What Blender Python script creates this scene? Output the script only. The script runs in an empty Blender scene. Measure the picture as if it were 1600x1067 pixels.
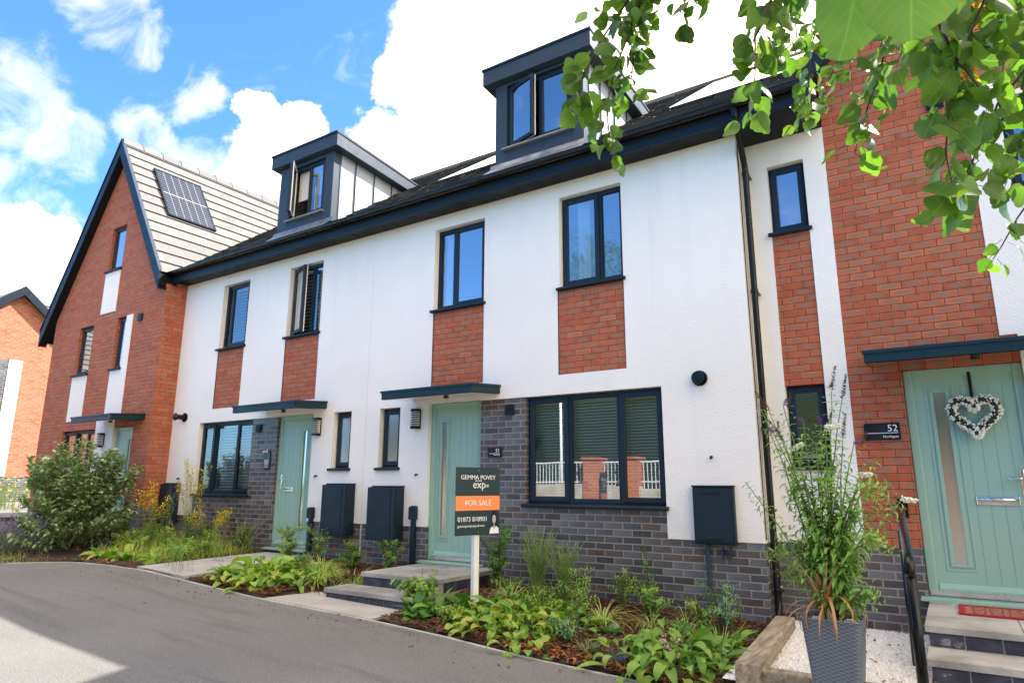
import bpy, math, random
from mathutils import Vector, Matrix
random.seed(7)
R = math.radians
scene = bpy.context.scene
col = scene.collection

# ------------------------------------------------------------------ camera
cam_d = bpy.data.cameras.new("camera")
cam = bpy.data.objects.new("camera", cam_d); col.objects.link(cam)
F_PX, YAW, PITCH, ROLL = 1030.3, R(33.28), R(12.26), R(0.22)
CP = Vector((3.926, -7.042, 1.424))
fw = Vector((-math.sin(YAW)*math.cos(PITCH), math.cos(YAW)*math.cos(PITCH), math.sin(PITCH)))
rt = Vector((math.cos(YAW), math.sin(YAW), 0)); up = rt.cross(fw)
r2 = rt*math.cos(ROLL) + up*math.sin(ROLL); u2 = -rt*math.sin(ROLL) + up*math.cos(ROLL)
m = Matrix((r2, u2, -fw)).transposed().to_4x4(); m.translation = CP
cam.matrix_world = m
cam_d.sensor_width = 36; cam_d.lens = F_PX/1600*36; cam_d.clip_end = 3000; cam_d.clip_start = 0.05
scene.camera = cam

# ------------------------------------------------------------------ sky, sun, exposure
SUN = Vector((0.73, 0.72, 1.0)).normalized()
EL = math.asin(SUN.z); ROT = math.atan2(SUN.x, SUN.y)
SKY_STRENGTH = 0.15
scene.view_settings.view_transform = 'Standard'; scene.view_settings.look = 'None'
scene.view_settings.exposure = 1.43; scene.view_settings.gamma = 1.0
world = bpy.data.worlds.new("World"); scene.world = world; world.use_nodes = True
wt = world.node_tree; wt.nodes.clear()
def wn(t, **k):
    n = wt.nodes.new(t)
    for a, b in k.items(): setattr(n, a, b)
    return n
WL = wt.links.new
sky = wn('ShaderNodeTexSky', sky_type='NISHITA', sun_disc=False, sun_elevation=EL, sun_rotation=ROT, altitude=50, air_density=1.0, dust_density=0.6, ozone_density=2.2)
tint = wn('ShaderNodeMix', data_type='RGBA', blend_type='MULTIPLY'); tint.inputs['Factor'].default_value = 1
tint.inputs['B'].default_value = (0.46, 0.76, 1.08, 1)
WL(sky.outputs[0], tint.inputs['A'])
tc = wn('ShaderNodeTexCoord')
def dirn(x, y, z):
    return Vector((x, y, z)).normalized()
blobs = [((-0.453,0.687,0.568),12.2,3.4),((-0.365,0.713,0.599),16.4,4.6),((-0.257,0.786,0.562),18.8,5.3),((-0.100,0.822,0.560),22.3,6.2),((0.020,0.825,0.564),20.7,5.8),((-0.533,0.676,0.509),7.9,2.2),((-0.566,0.615,0.549),4.8,1.3),((-0.608,0.654,0.450),6.0,1.7),((-0.648,0.631,0.427),5.0,1.4),((-0.735,0.521,0.433),4.8,1.3),((-0.767,0.502,0.400),2.8,0.8),((-0.727,0.495,0.476),2.5,0.7),((-0.703,0.535,0.469),2.9,0.8),((-0.912,0.312,0.265),5.6,1.6),((-0.916,0.278,0.288),3.8,1.1),((-0.900,0.351,0.258),3.2,0.9),((-0.938,0.249,0.240),8.4,2.4),((-0.517,0.624,0.585),5.7,1.6),((-0.464,0.640,0.613),4.4,1.2)]
blobs += [((0,-.2,.97),36,20),((.8,-.35,.5),40,22),((.95,.1,.35),25,10),((-.25,.1,.97),24,10),((.75,-.6,.2),22,10),((-.45,-.15,.88),22,8)]  # unseen clouds added overhead and behind the camera to whiten the wall light
thin = [((-0.871,0.259,0.418),4.3,1.2),((-0.846,0.266,0.463),3.2,0.9),((-0.886,0.267,0.378),4.0,1.1),((-0.850,0.314,0.422),3.1,0.9),((-0.776,0.314,0.546),3.3,0.9),((-0.784,0.282,0.553),2.7,0.7),((-0.764,0.350,0.542),2.0,0.6),((-0.806,0.376,0.456),2.6,0.7),((-0.752,0.433,0.497),2.3,0.6),((-0.771,0.416,0.483),2.1,0.6),((-0.812,0.404,0.422),2.7,0.7),((-0.802,0.444,0.400),3.4,0.9),((-0.549,0.569,0.612),2.0,0.6),((-0.894,0.311,0.323),3.3,0.9)]
nz = wn('ShaderNodeTexNoise'); nz.inputs['Scale'].default_value = 9.0; nz.inputs['Detail'].default_value = 10; nz.inputs['Roughness'].default_value = 0.64; nz.inputs['Distortion'].default_value = .4
WL(tc.outputs['Generated'], nz.inputs['Vector'])
# warp the lookup direction a little so the cloud outlines are ragged
nv = wn('ShaderNodeTexNoise'); nv.inputs['Scale'].default_value = 7.0; nv.inputs['Detail'].default_value = 8; nv.inputs['Roughness'].default_value = .62
WL(tc.outputs['Generated'], nv.inputs['Vector'])
wsub = wn('ShaderNodeVectorMath', operation='SUBTRACT'); WL(nv.outputs['Color'], wsub.inputs[0]); wsub.inputs[1].default_value = (.5, .5, .5)
wsc = wn('ShaderNodeVectorMath', operation='SCALE'); WL(wsub.outputs[0], wsc.inputs[0]); wsc.inputs['Scale'].default_value = 0.13
wadd = wn('ShaderNodeVectorMath', operation='ADD'); WL(tc.outputs['Generated'], wadd.inputs[0]); WL(wsc.outputs[0], wadd.inputs[1])
wnm = wn('ShaderNodeVectorMath', operation='NORMALIZE'); WL(wadd.outputs[0], wnm.inputs[0])
def blobsum(lst):
    cur = None
    for d, ro, ri in lst:
        dp = wn('ShaderNodeVectorMath', operation='DOT_PRODUCT'); WL(wnm.outputs[0], dp.inputs[0]); dp.inputs[1].default_value = dirn(*d)
        mr = wn('ShaderNodeMapRange', interpolation_type='SMOOTHSTEP')
        mr.inputs['From Min'].default_value = math.cos(R(ro)); mr.inputs['From Max'].default_value = math.cos(R(ri))
        WL(dp.outputs['Value'], mr.inputs['Value'])
        if cur is None: cur = mr.outputs[0]
        else:
            mx = wn('ShaderNodeMath', operation='MAXIMUM'); WL(cur, mx.inputs[0]); WL(mr.outputs[0], mx.inputs[1]); cur = mx.outputs[0]
    return cur
def mathn(op, a, b):
    n = wn('ShaderNodeMath', operation=op)
    for i, v in enumerate((a, b)):
        if isinstance(v, (int, float)): n.inputs[i].default_value = v
        else: WL(v, n.inputs[i])
    return n.outputs[0]
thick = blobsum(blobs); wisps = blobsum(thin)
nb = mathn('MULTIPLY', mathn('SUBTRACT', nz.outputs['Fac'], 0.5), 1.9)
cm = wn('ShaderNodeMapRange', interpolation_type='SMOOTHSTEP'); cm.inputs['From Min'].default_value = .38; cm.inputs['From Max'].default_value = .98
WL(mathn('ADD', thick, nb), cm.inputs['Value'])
wm = wn('ShaderNodeMapRange', interpolation_type='SMOOTHSTEP'); wm.inputs['From Min'].default_value = .15; wm.inputs['From Max'].default_value = 1.5; wm.inputs['To Max'].default_value = .24
mp_w = wn('ShaderNodeMapping'); mp_w.inputs['Rotation'].default_value = (.3, .5, -.6); mp_w.inputs['Scale'].default_value = (5, 13, 15); WL(tc.outputs['Generated'], mp_w.inputs['Vector'])
nz2 = wn('ShaderNodeTexNoise'); nz2.inputs['Scale'].default_value = 1.0; nz2.inputs['Detail'].default_value = 9; nz2.inputs['Roughness'].default_value = .62; nz2.inputs['Distortion'].default_value = .8; WL(mp_w.outputs[0], nz2.inputs['Vector'])
nb2 = mathn('MULTIPLY', mathn('SUBTRACT', nz2.outputs['Fac'], 0.5), 3.4)
WL(mathn('ADD', wisps, nb2), wm.inputs['Value'])
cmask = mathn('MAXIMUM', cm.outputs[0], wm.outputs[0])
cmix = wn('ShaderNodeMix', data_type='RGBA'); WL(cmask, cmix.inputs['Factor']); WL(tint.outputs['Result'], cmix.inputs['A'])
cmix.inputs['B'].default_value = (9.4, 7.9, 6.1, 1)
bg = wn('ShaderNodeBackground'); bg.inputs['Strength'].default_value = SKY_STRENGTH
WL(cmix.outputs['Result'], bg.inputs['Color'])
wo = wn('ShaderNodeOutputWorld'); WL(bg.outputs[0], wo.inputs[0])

sd = bpy.data.lights.new("sun", 'SUN'); sd.energy = 5.0; sd.angle = R(0.5); sd.color = (1.0, 0.95, 0.86)
so = bpy.data.objects.new("sun", sd); col.objects.link(so)
so.rotation_euler = SUN.to_track_quat('Z', 'Y').to_euler(); so.location = SUN*60

# ------------------------------------------------------------------ mesh helpers
WLOC = {}
class MB:
    jag = 0.0
    def __init__(s): s.v = []; s.f = []
    def quad(s, *p):
        n = len(s.v); s.v += [tuple(q) for q in p]; s.f.append(tuple(range(n, n+len(p))))
    def box(s, x0, x1, y0, y1, z0, z1):
        n = len(s.v)
        s.v += [(x, y, z) for z in (z0, z1) for y in (y0, y1) for x in (x0, x1)]
        s.f += [tuple(n+i for i in q) for q in ((0,2,3,1),(4,5,7,6),(0,1,5,4),(2,6,7,3),(0,4,6,2),(1,3,7,5))]
    def obox(s, c, ax, ay, az):
        """box from centre and three half axis vectors"""
        c = Vector(c); ax = Vector(ax); ay = Vector(ay); az = Vector(az); n = len(s.v)
        s.v += [tuple(c+ax*i+ay*j+az*k) for k in (-1, 1) for j in (-1, 1) for i in (-1, 1)]
        s.f += [tuple(n+i for i in q) for q in ((0,2,3,1),(4,5,7,6),(0,1,5,4),(2,6,7,3),(0,4,6,2),(1,3,7,5))]
    def prism(s, pts, off):
        """polygon pts extruded by off"""
        off = Vector(off); n = len(s.v); k = len(pts)
        s.v += [tuple(p) for p in pts] + [tuple(Vector(p)+off) for p in pts]
        s.f.append(tuple(range(n, n+k))); s.f.append(tuple(reversed(range(n+k, n+2*k))))
        for i in range(k):
            j = (i+1) % k; s.f.append((n+j, n+i, n+i+k, n+j+k))
    def tube(s, pts, rad, seg=8, cap=True):
        pts = [Vector(p) for p in pts]; rs = rad if isinstance(rad, (list, tuple)) else [rad]*len(pts)
        rings = []; prev = None
        for i, p in enumerate(pts):
            t = (pts[min(i+1, len(pts)-1)] - pts[max(i-1, 0)])
            if t.length < 1e-9: t = Vector((0, 0, 1))
            t.normalize()
            if prev is None:
                a = Vector((0, 0, 1)) if abs(t.z) < .9 else Vector((1, 0, 0)); a = (a - t*a.dot(t)).normalized()
            else: a = (prev - t*prev.dot(t)).normalized()
            prev = a; b = t.cross(a); n = len(s.v)
            s.v += [tuple(p + (a*math.cos(2*math.pi*k/seg) + b*math.sin(2*math.pi*k/seg))*rs[i]) for k in range(seg)]
            rings.append(n)
        for i in range(len(rings)-1):
            for k in range(seg):
                s.f.append((rings[i]+k, rings[i]+(k+1) % seg, rings[i+1]+(k+1) % seg, rings[i+1]+k))
        if cap:
            s.f.append(tuple(rings[0]+k for k in reversed(range(seg)))); s.f.append(tuple(rings[-1]+k for k in range(seg)))
    def blob(s, c, r, seg=8, rings=5, jit=0):
        c = Vector(c); r = Vector(r) if not isinstance(r, (int, float)) else Vector((r, r, r)); n = len(s.v)
        for i in range(1, rings):
            th = math.pi*i/rings
            for k in range(seg):
                ph = 2*math.pi*k/seg; q = 1+random.uniform(-jit, jit)
                s.v.append((c.x+r.x*q*math.sin(th)*math.cos(ph), c.y+r.y*q*math.sin(th)*math.sin(ph), c.z+r.z*q*math.cos(th)))
        t = len(s.v); s.v += [(c.x, c.y, c.z+r.z), (c.x, c.y, c.z-r.z)]
        for i in range(rings-2):
            for k in range(seg):
                a = n+i*seg; s.f.append((a+k, a+seg+k, a+seg+(k+1) % seg, a+(k+1) % seg))
        for k in range(seg):
            s.f.append((t, n+k, n+(k+1) % seg)); s.f.append((t+1, n+(rings-2)*seg+(k+1) % seg, n+(rings-2)*seg+k))
    def leaf(s, p, d, nrm, L, W, bend=.3, fold=.25, n=3, shape='lance'):
        """leaf blade starting at p along d; nrm is the upper side; two quads per segment, folded on the midrib"""
        d = Vector(d).normalized(); nrm = Vector(nrm); sd_ = d.cross(nrm)
        if sd_.length < 1e-5: sd_ = d.orthogonal()
        sd_.normalize(); nrm = sd_.cross(d).normalized(); p = Vector(p)
        b = len(s.v); pos = p.copy(); ang = 0
        if not hasattr(s, 'uv'): s.uv = {}
        prof = {'lance': lambda t: math.sin(math.pi*min(1, t**.8)), 'heart': lambda t: min(1.0, ((1-(2*min(t/.93,1)-.86)**2*.82) if t < .86 else max(0, (1-t)/.14)**.8*.48)) if t > 0 else .38,
                'spoon': lambda t: .18+.82*math.sin(math.pi*t**1.6) if t < 1 else 0.05, 'strap': lambda t: 1-t**3, 'oval': lambda t: (math.sin(math.pi*t))**.7 if 0 < t < 1 else 0}[shape]
        for i in range(n+1):
            t = i/n; w = W*.5*prof(t)*(1+random.uniform(-s.jag, s.jag)) + (W*.02)
            dd = d*math.cos(ang) - nrm*math.sin(ang); nn = nrm*math.cos(ang) + d*math.sin(ang)
            s.v += [tuple(pos - sd_*w + nn*w*fold), tuple(pos), tuple(pos + sd_*w + nn*w*fold)]
            for q_ in range(3): s.uv[b+i*3+q_] = ((q_-1)*w/max(W*.5, 1e-6), t)
            pos = pos + dd*(L/n); ang += bend*2/n
        for i in range(n):
            a = b+i*3; s.f += [(a, a+1, a+4, a+3), (a+1, a+2, a+5, a+4)]
    def add(s, o, mat=None):
        n = len(s.v); s.v += [tuple(mat @ Vector(q)) if mat else q for q in o.v]; s.f += [tuple(i+n for i in q) for q in o.f]
    def build(s, name, mat, parent=None, smooth=False, bevel=0, label=None, cat=None, group=None, kind=None, loc=None):
        if not s.v: return None
        if parent is not None: L0 = Vector((0, 0, 0)); base = WLOC[parent.name]
        else:
            if loc is None:
                xs = [q[0] for q in s.v]; ys = [q[1] for q in s.v]; zs = [q[2] for q in s.v]
                loc = ((min(xs)+max(xs))/2, (min(ys)+max(ys))/2, min(zs))
            base = Vector(loc)
        me = bpy.data.meshes.new(name)
        me.from_pydata([(q[0]-base[0], q[1]-base[1], q[2]-base[2]) for q in s.v], [], s.f); me.update()
        if mat: me.materials.append(mat)
        if hasattr(s, 'uv') and mat and mat.node_tree and any(n_.type == 'ATTRIBUTE' for n_ in mat.node_tree.nodes):
            at = me.attributes.new('leafuv', 'FLOAT_VECTOR', 'POINT'); buf = [0.0]*(3*len(s.v))
            for k_, (a_, b_) in s.uv.items(): buf[3*k_] = a_; buf[3*k_+1] = b_
            at.data.foreach_set('vector', buf)
        if smooth: me.polygons.foreach_set('use_smooth', [True]*len(me.polygons))
        o = bpy.data.objects.new(name, me); col.objects.link(o)
        WLOC[o.name] = Vector(base)
        if parent is not None: o.parent = parent
        else: o.location = base
        if bevel:
            bv = o.modifiers.new('bevel', 'BEVEL'); bv.width = bevel; bv.segments = 2; bv.limit_method = 'ANGLE'
        tag(o, label, cat, group, kind)
        return o
def tag(o, label=None, cat=None, group=None, kind=None):
    if label: o['label'] = label
    if cat: o['category'] = cat
    if group: o['group'] = group
    if kind: o['kind'] = kind
def thing(name, loc, label, cat, group=None):
    o = bpy.data.objects.new(name, None); col.objects.link(o); o.location = loc; o.empty_display_size = .2
    WLOC[o.name] = Vector(loc); tag(o, label, cat, group); return o
def copy_tree(o, delta, label=None, parent=None):
    c = o.copy(); col.objects.link(c)
    if parent is None: c.location = o.location + Vector(delta)
    else: c.parent = parent
    if label: c['label'] = label
    for ch in list(o.children): copy_tree(ch, delta, None, c)
    return c
def text_mesh(body, size, mat, parent, origin, xdir, ydir, name='lettering', align='LEFT', depth=.0015, sx=1.0):
    cu = bpy.data.curves.new(name, 'FONT'); cu.body = body; cu.size = size; cu.align_x = align; cu.extrude = depth; cu.resolution_u = 3
    tmp = bpy.data.objects.new('tmp', cu); col.objects.link(tmp)
    dg = bpy.context.evaluated_depsgraph_get(); dg.update()
    me = bpy.data.meshes.new_from_object(tmp.evaluated_get(dg)); bpy.data.objects.remove(tmp)
    X = Vector(xdir).normalized(); Yv = Vector(ydir).normalized(); Z = X.cross(Yv); o3 = Vector(origin); base = WLOC[parent.name]
    for v in me.vertices:
        c = v.co.copy(); v.co = o3 + X*c.x*sx + Yv*c.y + Z*(c.z+depth*1.5) - base
    me.materials.clear(); me.materials.append(mat)
    o = bpy.data.objects.new(name, me); col.objects.link(o); o.parent = parent; WLOC[o.name] = base.copy()
    return o

# ------------------------------------------------------------------ materials
class NT:
    def __init__(s, name):
        s.m = bpy.data.materials.new(name); s.m.use_nodes = True; s.t = s.m.node_tree; s.t.nodes.clear()
        s.out = s.n('ShaderNodeOutputMaterial')
    def n(s, t, **k):
        nd = s.t.nodes.new(t)
        for a, b in k.items(): setattr(nd, a, b)
        return nd
    def l(s, a, b): s.t.links.new(a, b)
    def set(s, sock, v):
        if isinstance(v, (int, float)): sock.default_value = v
        elif isinstance(v, (tuple, list)): sock.default_value = (*v, 1) if len(v) == 3 and sock.type == 'RGBA' else v
        else: s.l(v, sock)
    def math(s, op, a, b=0.0, c=None, clamp=False):
        nd = s.n('ShaderNodeMath', operation=op, use_clamp=clamp); s.set(nd.inputs[0], a); s.set(nd.inputs[1], b)
        if c is not None: s.set(nd.inputs[2], c)
        return nd.outputs[0]
    def mix(s, f, a, b, blend='MIX'):
        nd = s.n('ShaderNodeMix', data_type='RGBA', blend_type=blend); s.set(nd.inputs['Factor'], f); s.set(nd.inputs['A'], a); s.set(nd.inputs['B'], b)
        return nd.outputs['Result']
    def rng(s, v, a, b, c=0.0, d=1.0, smooth=True):
        nd = s.n('ShaderNodeMapRange'); nd.interpolation_type = 'SMOOTHSTEP' if smooth else 'LINEAR'
        s.set(nd.inputs['Value'], v)
        for k, q in zip(('From Min', 'From Max', 'To Min', 'To Max'), (a, b, c, d)): nd.inputs[k].default_value = q
        return nd.outputs[0]
    def noise(s, scale, detail=4, vec=None, rough=.5, col_=False, dist=0):
        nd = s.n('ShaderNodeTexNoise'); nd.inputs['Scale'].default_value = scale; nd.inputs['Detail'].default_value = detail; nd.inputs['Roughness'].default_value = rough; nd.inputs['Distortion'].default_value = dist
        s.l(vec if vec is not None else s.pos(), nd.inputs['Vector']); return nd.outputs['Color' if col_ else 'Fac']
    def pos(s):
        if not hasattr(s, '_g'): s._g = s.n('ShaderNodeNewGeometry')
        return s._g.outputs['Position']
    def ramp(s, f, stops):
        nd = s.n('ShaderNodeValToRGB'); s.l(f, nd.inputs[0]); e = nd.color_ramp.elements
        while len(e) < len(stops): e.new(.5)
        for i, (p, c) in enumerate(stops): e[i].position = p; e[i].color = (*c, 1)
        return nd.outputs[0]
    def bump(s, h, strength=.3, dist=.01):
        nd = s.n('ShaderNodeBump'); nd.inputs['Strength'].default_value = strength; nd.inputs['Distance'].default_value = dist; s.l(h, nd.inputs['Height']); return nd.outputs[0]
    def pbr(s, color, rough=.6, metal=0, normal=None, spec=.5, coat=0, sheen=0):
        b = s.n('ShaderNodeBsdfPrincipled'); s.set(b.inputs['Base Color'], color); s.set(b.inputs['Roughness'], rough); s.set(b.inputs['Metallic'], metal)
        b.inputs['Specular IOR Level'].default_value = spec; b.inputs['Coat Weight'].default_value = coat
        if normal is not None: s.l(normal, b.inputs['Normal'])
        s.l(b.outputs[0], s.out.inputs[0]); return b

def brick_mat(name, cols, mortar, smudge=None, edge=None, edge_amt=0, rough=.8, length=.225, course=.075, joint=.010, zph=.87, bumpy=.7):
    t = NT(name); t.pos(); sp = t.n('ShaderNodeSeparateXYZ'); t.l(t.pos(), sp.inputs[0])
    sn = t.n('ShaderNodeSeparateXYZ'); t.l(t._g.outputs['True Normal'], sn.inputs[0])
    side = t.math('GREATER_THAN', t.math('ABSOLUTE', sn.outputs[0]), .7)
    # u runs along the wall
    u = t.math('ADD', t.math('MULTIPLY', sp.outputs[1], side), t.math('MULTIPLY', sp.outputs[0], t.math('SUBTRACT', 1, side)))
    wob = t.math('MULTIPLY', t.math('SUBTRACT', t.noise(3.0, 2), .5), .006)
    z = t.math('DIVIDE', t.math('ADD', t.math('SUBTRACT', sp.outputs[2], zph), wob), course)
    row = t.math('FLOOR', z); fz = t.math('FRACT', z)
    off = t.math('MULTIPLY', t.math('FLOORED_MODULO', row, 2), .5)
    uu = t.math('ADD', t.math('DIVIDE', u, length), off); ci = t.math('FLOOR', uu); fu = t.math('FRACT', uu)
    cv = t.n('ShaderNodeCombineXYZ'); t.l(ci, cv.inputs[0]); t.l(row, cv.inputs[1])
    wnz = t.n('ShaderNodeTexWhiteNoise', noise_dimensions='3D'); t.l(cv.outputs[0], wnz.inputs['Vector']); rnd = wnz.outputs['Value']
    rs = t.n('ShaderNodeSeparateColor'); t.l(wnz.outputs['Color'], rs.inputs[0])
    # distance to brick edge in metres
    ex = t.math('MULTIPLY', t.math('MINIMUM', fu, t.math('SUBTRACT', 1, fu)), length)
    ez = t.math('MULTIPLY', t.math('MINIMUM', fz, t.math('SUBTRACT', 1, fz)), course)
    e = t.math('MINIMUM', ex, ez)
    en = t.math('ADD', e, t.math('MULTIPLY', t.math('SUBTRACT', t.noise(60, 2), .5), .006))
    brick = t.rng(en, joint*.42, joint*.42+.0035)
    base = t.ramp(rnd, [(i/(len(cols)-1) if len(cols) > 1 else 0, c) for i, c in enumerate(cols)])
    base = t.mix(t.rng(t.noise(9, 3), .35, .7, 0, .35), base, t.mix(1, base, (.55, .55, .6), 'MULTIPLY'))
    if smudge:
        du = t.math('DIVIDE', t.math('SUBTRACT', fu, .5), .40); dz = t.math('DIVIDE', t.math('SUBTRACT', fz, .5), .27)
        rr = t.math('ADD', t.math('MULTIPLY', du, du), t.math('MULTIPLY', dz, dz))
        rr = t.math('ADD', rr, t.math('MULTIPLY', t.math('SUBTRACT', t.noise(40, 3), .5), 1.2))
        sm = t.math('MULTIPLY', t.rng(rr, 1.15, .35), t.rng(rs.outputs[0], .10, .5, .15, .9))
        base = t.mix(sm, base, smudge)
    else:
        g = t.math('MULTIPLY', t.rng(t.math('ADD', fu, t.math('MULTIPLY', rs.outputs[0], .5)), .3, 1.2), .5)
        base = t.mix(g, base, t.mix(1, base, (.55, .5, .62), 'MULTIPLY'))
    grain = t.rng(t.noise(220, 2), .3, .75, .78, 1.12)
    gc = t.n('ShaderNodeCombineColor');  [t.l(grain, gc.inputs[i]) for i in range(3)]
    base = t.mix(1, base, gc.outputs[0], 'MULTIPLY')
    if edge:
        em = t.math('MULTIPLY', t.math('MULTIPLY', t.rng(en, joint*.42+.006, joint*.42+.002), edge_amt), t.rng(t.noise(14, 3), .35, .6, .2, 1))
        base = t.mix(em, base, edge)
    mcol = t.mix(t.noise(25, 3), mortar, tuple(c*.6 for c in mortar))
    colr = t.mix(brick, mcol, base)
    h = t.math('ADD', t.math('MULTIPLY', brick, 1.0), t.math('MULTIPLY', t.noise(90, 3), .25))
    t.pbr(colr, t.math('ADD', rough, t.math('MULTIPLY', t.math('SUBTRACT', rs.outputs[1], .5), .15)), normal=t.bump(h, bumpy, .006)); return t.m

RED = brick_mat('red_brick', [(.42,.085,.035),(.52,.12,.048),(.47,.10,.04),(.60,.15,.06),(.40,.08,.035)], (.17,.07,.045), smudge=(.24,.165,.12), edge=(.85,.48,.34), edge_amt=.6, rough=.85)
GREY = brick_mat('blue_grey_brick', [(.045,.047,.052),(.11,.122,.14),(.070,.070,.078),(.18,.20,.225),(.105,.082,.082),(.13,.143,.165),(.125,.085,.075),(.060,.064,.074),(.16,.17,.185)], (.30,.275,.235), rough=.40, bumpy=.6, joint=.012)
ORANGE = brick_mat('orange_brick', [(.50,.14,.06),(.56,.18,.08),(.60,.20,.10),(.46,.12,.05)], (.42,.27,.2), rough=.85)

def simple(name, color, rough=.5, metal=0, spec=.5, nscale=0, namt=.15, bump=0, bscale=80, coat=0):
    t = NT(name); c = color
    if nscale:
        c = t.mix(t.rng(t.noise(nscale, 5), .3, .7), tuple(x*(1-namt) for x in color), tuple(min(1, x*(1+namt)) for x in color))
    nrm = t.bump(t.noise(bscale, 4), bump, .004) if bump else None
    rg = t.rng(t.noise(6, 4), .3, .7, max(0, rough-.07), min(1, rough+.07)) if rough > .12 else rough
    t.pbr(c, rg, metal, nrm, spec, coat); return t.m
def render_mat():
    t = NT('white_render')
    big = t.rng(t.noise(.7, 4), .3, .75, 0, 1)
    c = t.mix(big, (.825,.80,.76), (.885,.86,.82))
    sp = t.n('ShaderNodeSeparateXYZ'); t.l(t.pos(), sp.inputs[0])
    mp = t.n('ShaderNodeMapping'); mp.inputs['Scale'].default_value = (5, 5, .25); t.l(t.pos(), mp.inputs[0])
    streak = t.math('MULTIPLY', t.rng(t.noise(1.0, 4, mp.outputs[0]), .52, .8), t.rng(t.noise(.5, 2), .4, .7, .1, 1))
    c = t.mix(t.math('MULTIPLY', streak, .42), c, (.62,.63,.60))
    # splashback dirt near the foot of the wall
    foot = t.math('MULTIPLY', t.rng(t.math('ADD', sp.outputs[2], t.math('MULTIPLY', t.noise(3, 4), .35)), 1.35, .95), .30)
    c = t.mix(foot, c, (.60,.58,.50))
    h = t.math('ADD', t.noise(120, 2, rough=.6), t.math('MULTIPLY', t.noise(55, 3), 1.0))
    c = t.mix(t.rng(t.noise(120, 2, rough=.6), .38, .28, 0, .2), c, (.55,.55,.54))
    t.pbr(c, .85, normal=t.bump(h, .55, .007), spec=.3); return t.m
WHITE = render_mat()
FRAME = simple('anthracite_frame', (.009,.020,.034), .42, spec=.25)
FASCIA = simple('anthracite_fascia', (.007,.014,.024), .42, spec=.22)
BLACKP = simple('black_plastic', (.004,.005,.006), .24, spec=.3)
ZINC = simple('grey_zinc', (.034,.050,.072), .5, spec=.25, nscale=1.5, namt=.08)
ZINC_L = simple('pale_zinc_cladding', (.42,.45,.48), .45, metal=.1, nscale=1.5, namt=.1)
LEAD = simple('lead_flashing', (.20,.22,.25), .4, metal=.5, nscale=7, namt=.35, bump=.5, bscale=14)
SOFFIT = simple('dark_soffit', (.006,.007,.009), .5, spec=.2)
CANU = NT('canopy_underside'); CANU.pbr((.02,.025,.03), .09, spec=1.0, coat=1); CANU = CANU.m
CANOPY = simple('canopy_metal', (.008,.028,.040), .40, spec=.25)
MINT = NT('mint_door'); _b = MINT.noise(1.0, 3)
_mp = MINT.n('ShaderNodeMapping'); _mp.inputs['Scale'].default_value = (40, 40, 1.2); MINT.l(MINT.pos(), _mp.inputs[0])
MINT.pbr(MINT.mix(_b, (.255,.42,.345), (.29,.46,.38)), .36, normal=MINT.bump(MINT.noise(4, 4, _mp.outputs[0]), .18, .003)); MINT = MINT.m
CHROME = simple('chrome', (.75,.75,.74), .08, metal=1)
BLIND = simple('white_blind', (.88,.87,.82), .45)
BLINDG = simple('silver_blind', (.86,.85,.82), .45)
CURTAIN = simple('pale_curtain', (.88,.89,.90), .8)
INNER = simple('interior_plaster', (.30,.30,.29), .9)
WPLAST = simple('white_plastic', (.80,.80,.80), .3)
PLAQUE = simple('black_plaque', (.010,.012,.022), .18)
LETTER = simple('white_lettering', (.82,.82,.82), .5)
STEEL = simple('brushed_steel_plaque', (.35,.37,.40), .3, metal=.8)

def glass_mat(name, refl, tintc, rough=0.0, body=None):
    t = NT(name); g = t.n('ShaderNodeBsdfGlossy'); g.inputs['Roughness'].default_value = rough; g.inputs['Color'].default_value = (.95,.97,1,1)
    wav = t.bump(t.noise(1.6, 1), .02, .02); t.l(wav, g.inputs['Normal'])
    if body is None:
        b = t.n('ShaderNodeBsdfTransparent'); b.inputs[0].default_value = (*tintc, 1)
    else:
        b = t.n('ShaderNodeBsdfDiffuse'); t.set(b.inputs[0], t.mix(t.noise(2, 2), body, tuple(c*.6 for c in body)))
    fr = t.n('ShaderNodeFresnel'); fr.inputs[0].default_value = 1.5
    fac = t.math('ADD', t.math('MULTIPLY', fr.outputs[0], 1.6), refl, clamp=True)
    mx = t.n('ShaderNodeMixShader'); t.l(fac, mx.inputs[0]); t.l(b.outputs[0], mx.inputs[1]); t.l(g.outputs[0], mx.inputs[2]); t.l(mx.outputs[0], t.out.inputs[0]); return t.m
GLASS = glass_mat('window_glass', .31, (.80,.84,.82))
GLASS_L = glass_mat('clear_window_glass', .17, (.84,.88,.86))
GLASS_B = glass_mat('big_window_glass', .27, (.84,.88,.86))
GLASS_C = glass_mat('plain_window_glass', .05, (.88,.91,.89))
GLASS_F = glass_mat('frosted_glass', .25, (1,1,1), rough=.18, body=(.20,.18,.14))
GLASS_D = glass_mat('dark_door_glass', .40, (1,1,1), rough=.06, body=(.03,.03,.025))
def pv_mat():
    t = NT('photovoltaic_glass'); uvn = t.n('ShaderNodeUVMap'); 
    sp = t.n('ShaderNodeSeparateXYZ'); tcn = t.n('ShaderNodeTexCoord'); t.l(tcn.outputs['UV'], sp.inputs[0])
    def line(c, n, w):
        f = t.math('FRACT', t.math('MULTIPLY', c, n)); return t.math('LESS_THAN', t.math('MINIMUM', f, t.math('SUBTRACT', 1, f)), w)
    g = t.math('MAXIMUM', line(sp.outputs[0], 6, .045), line(sp.outputs[1], 20, .06))
    frame = t.math('MAXIMUM', line(sp.outputs[1], 2, .014), line(sp.outputs[0], 1, .012))
    c = t.mix(g, (.012,.014,.024), (.17,.18,.20)); c = t.mix(frame, c, (.40,.41,.43))
    t.pbr(c, .38, spec=.3); return t.m
PV = pv_mat()
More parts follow.
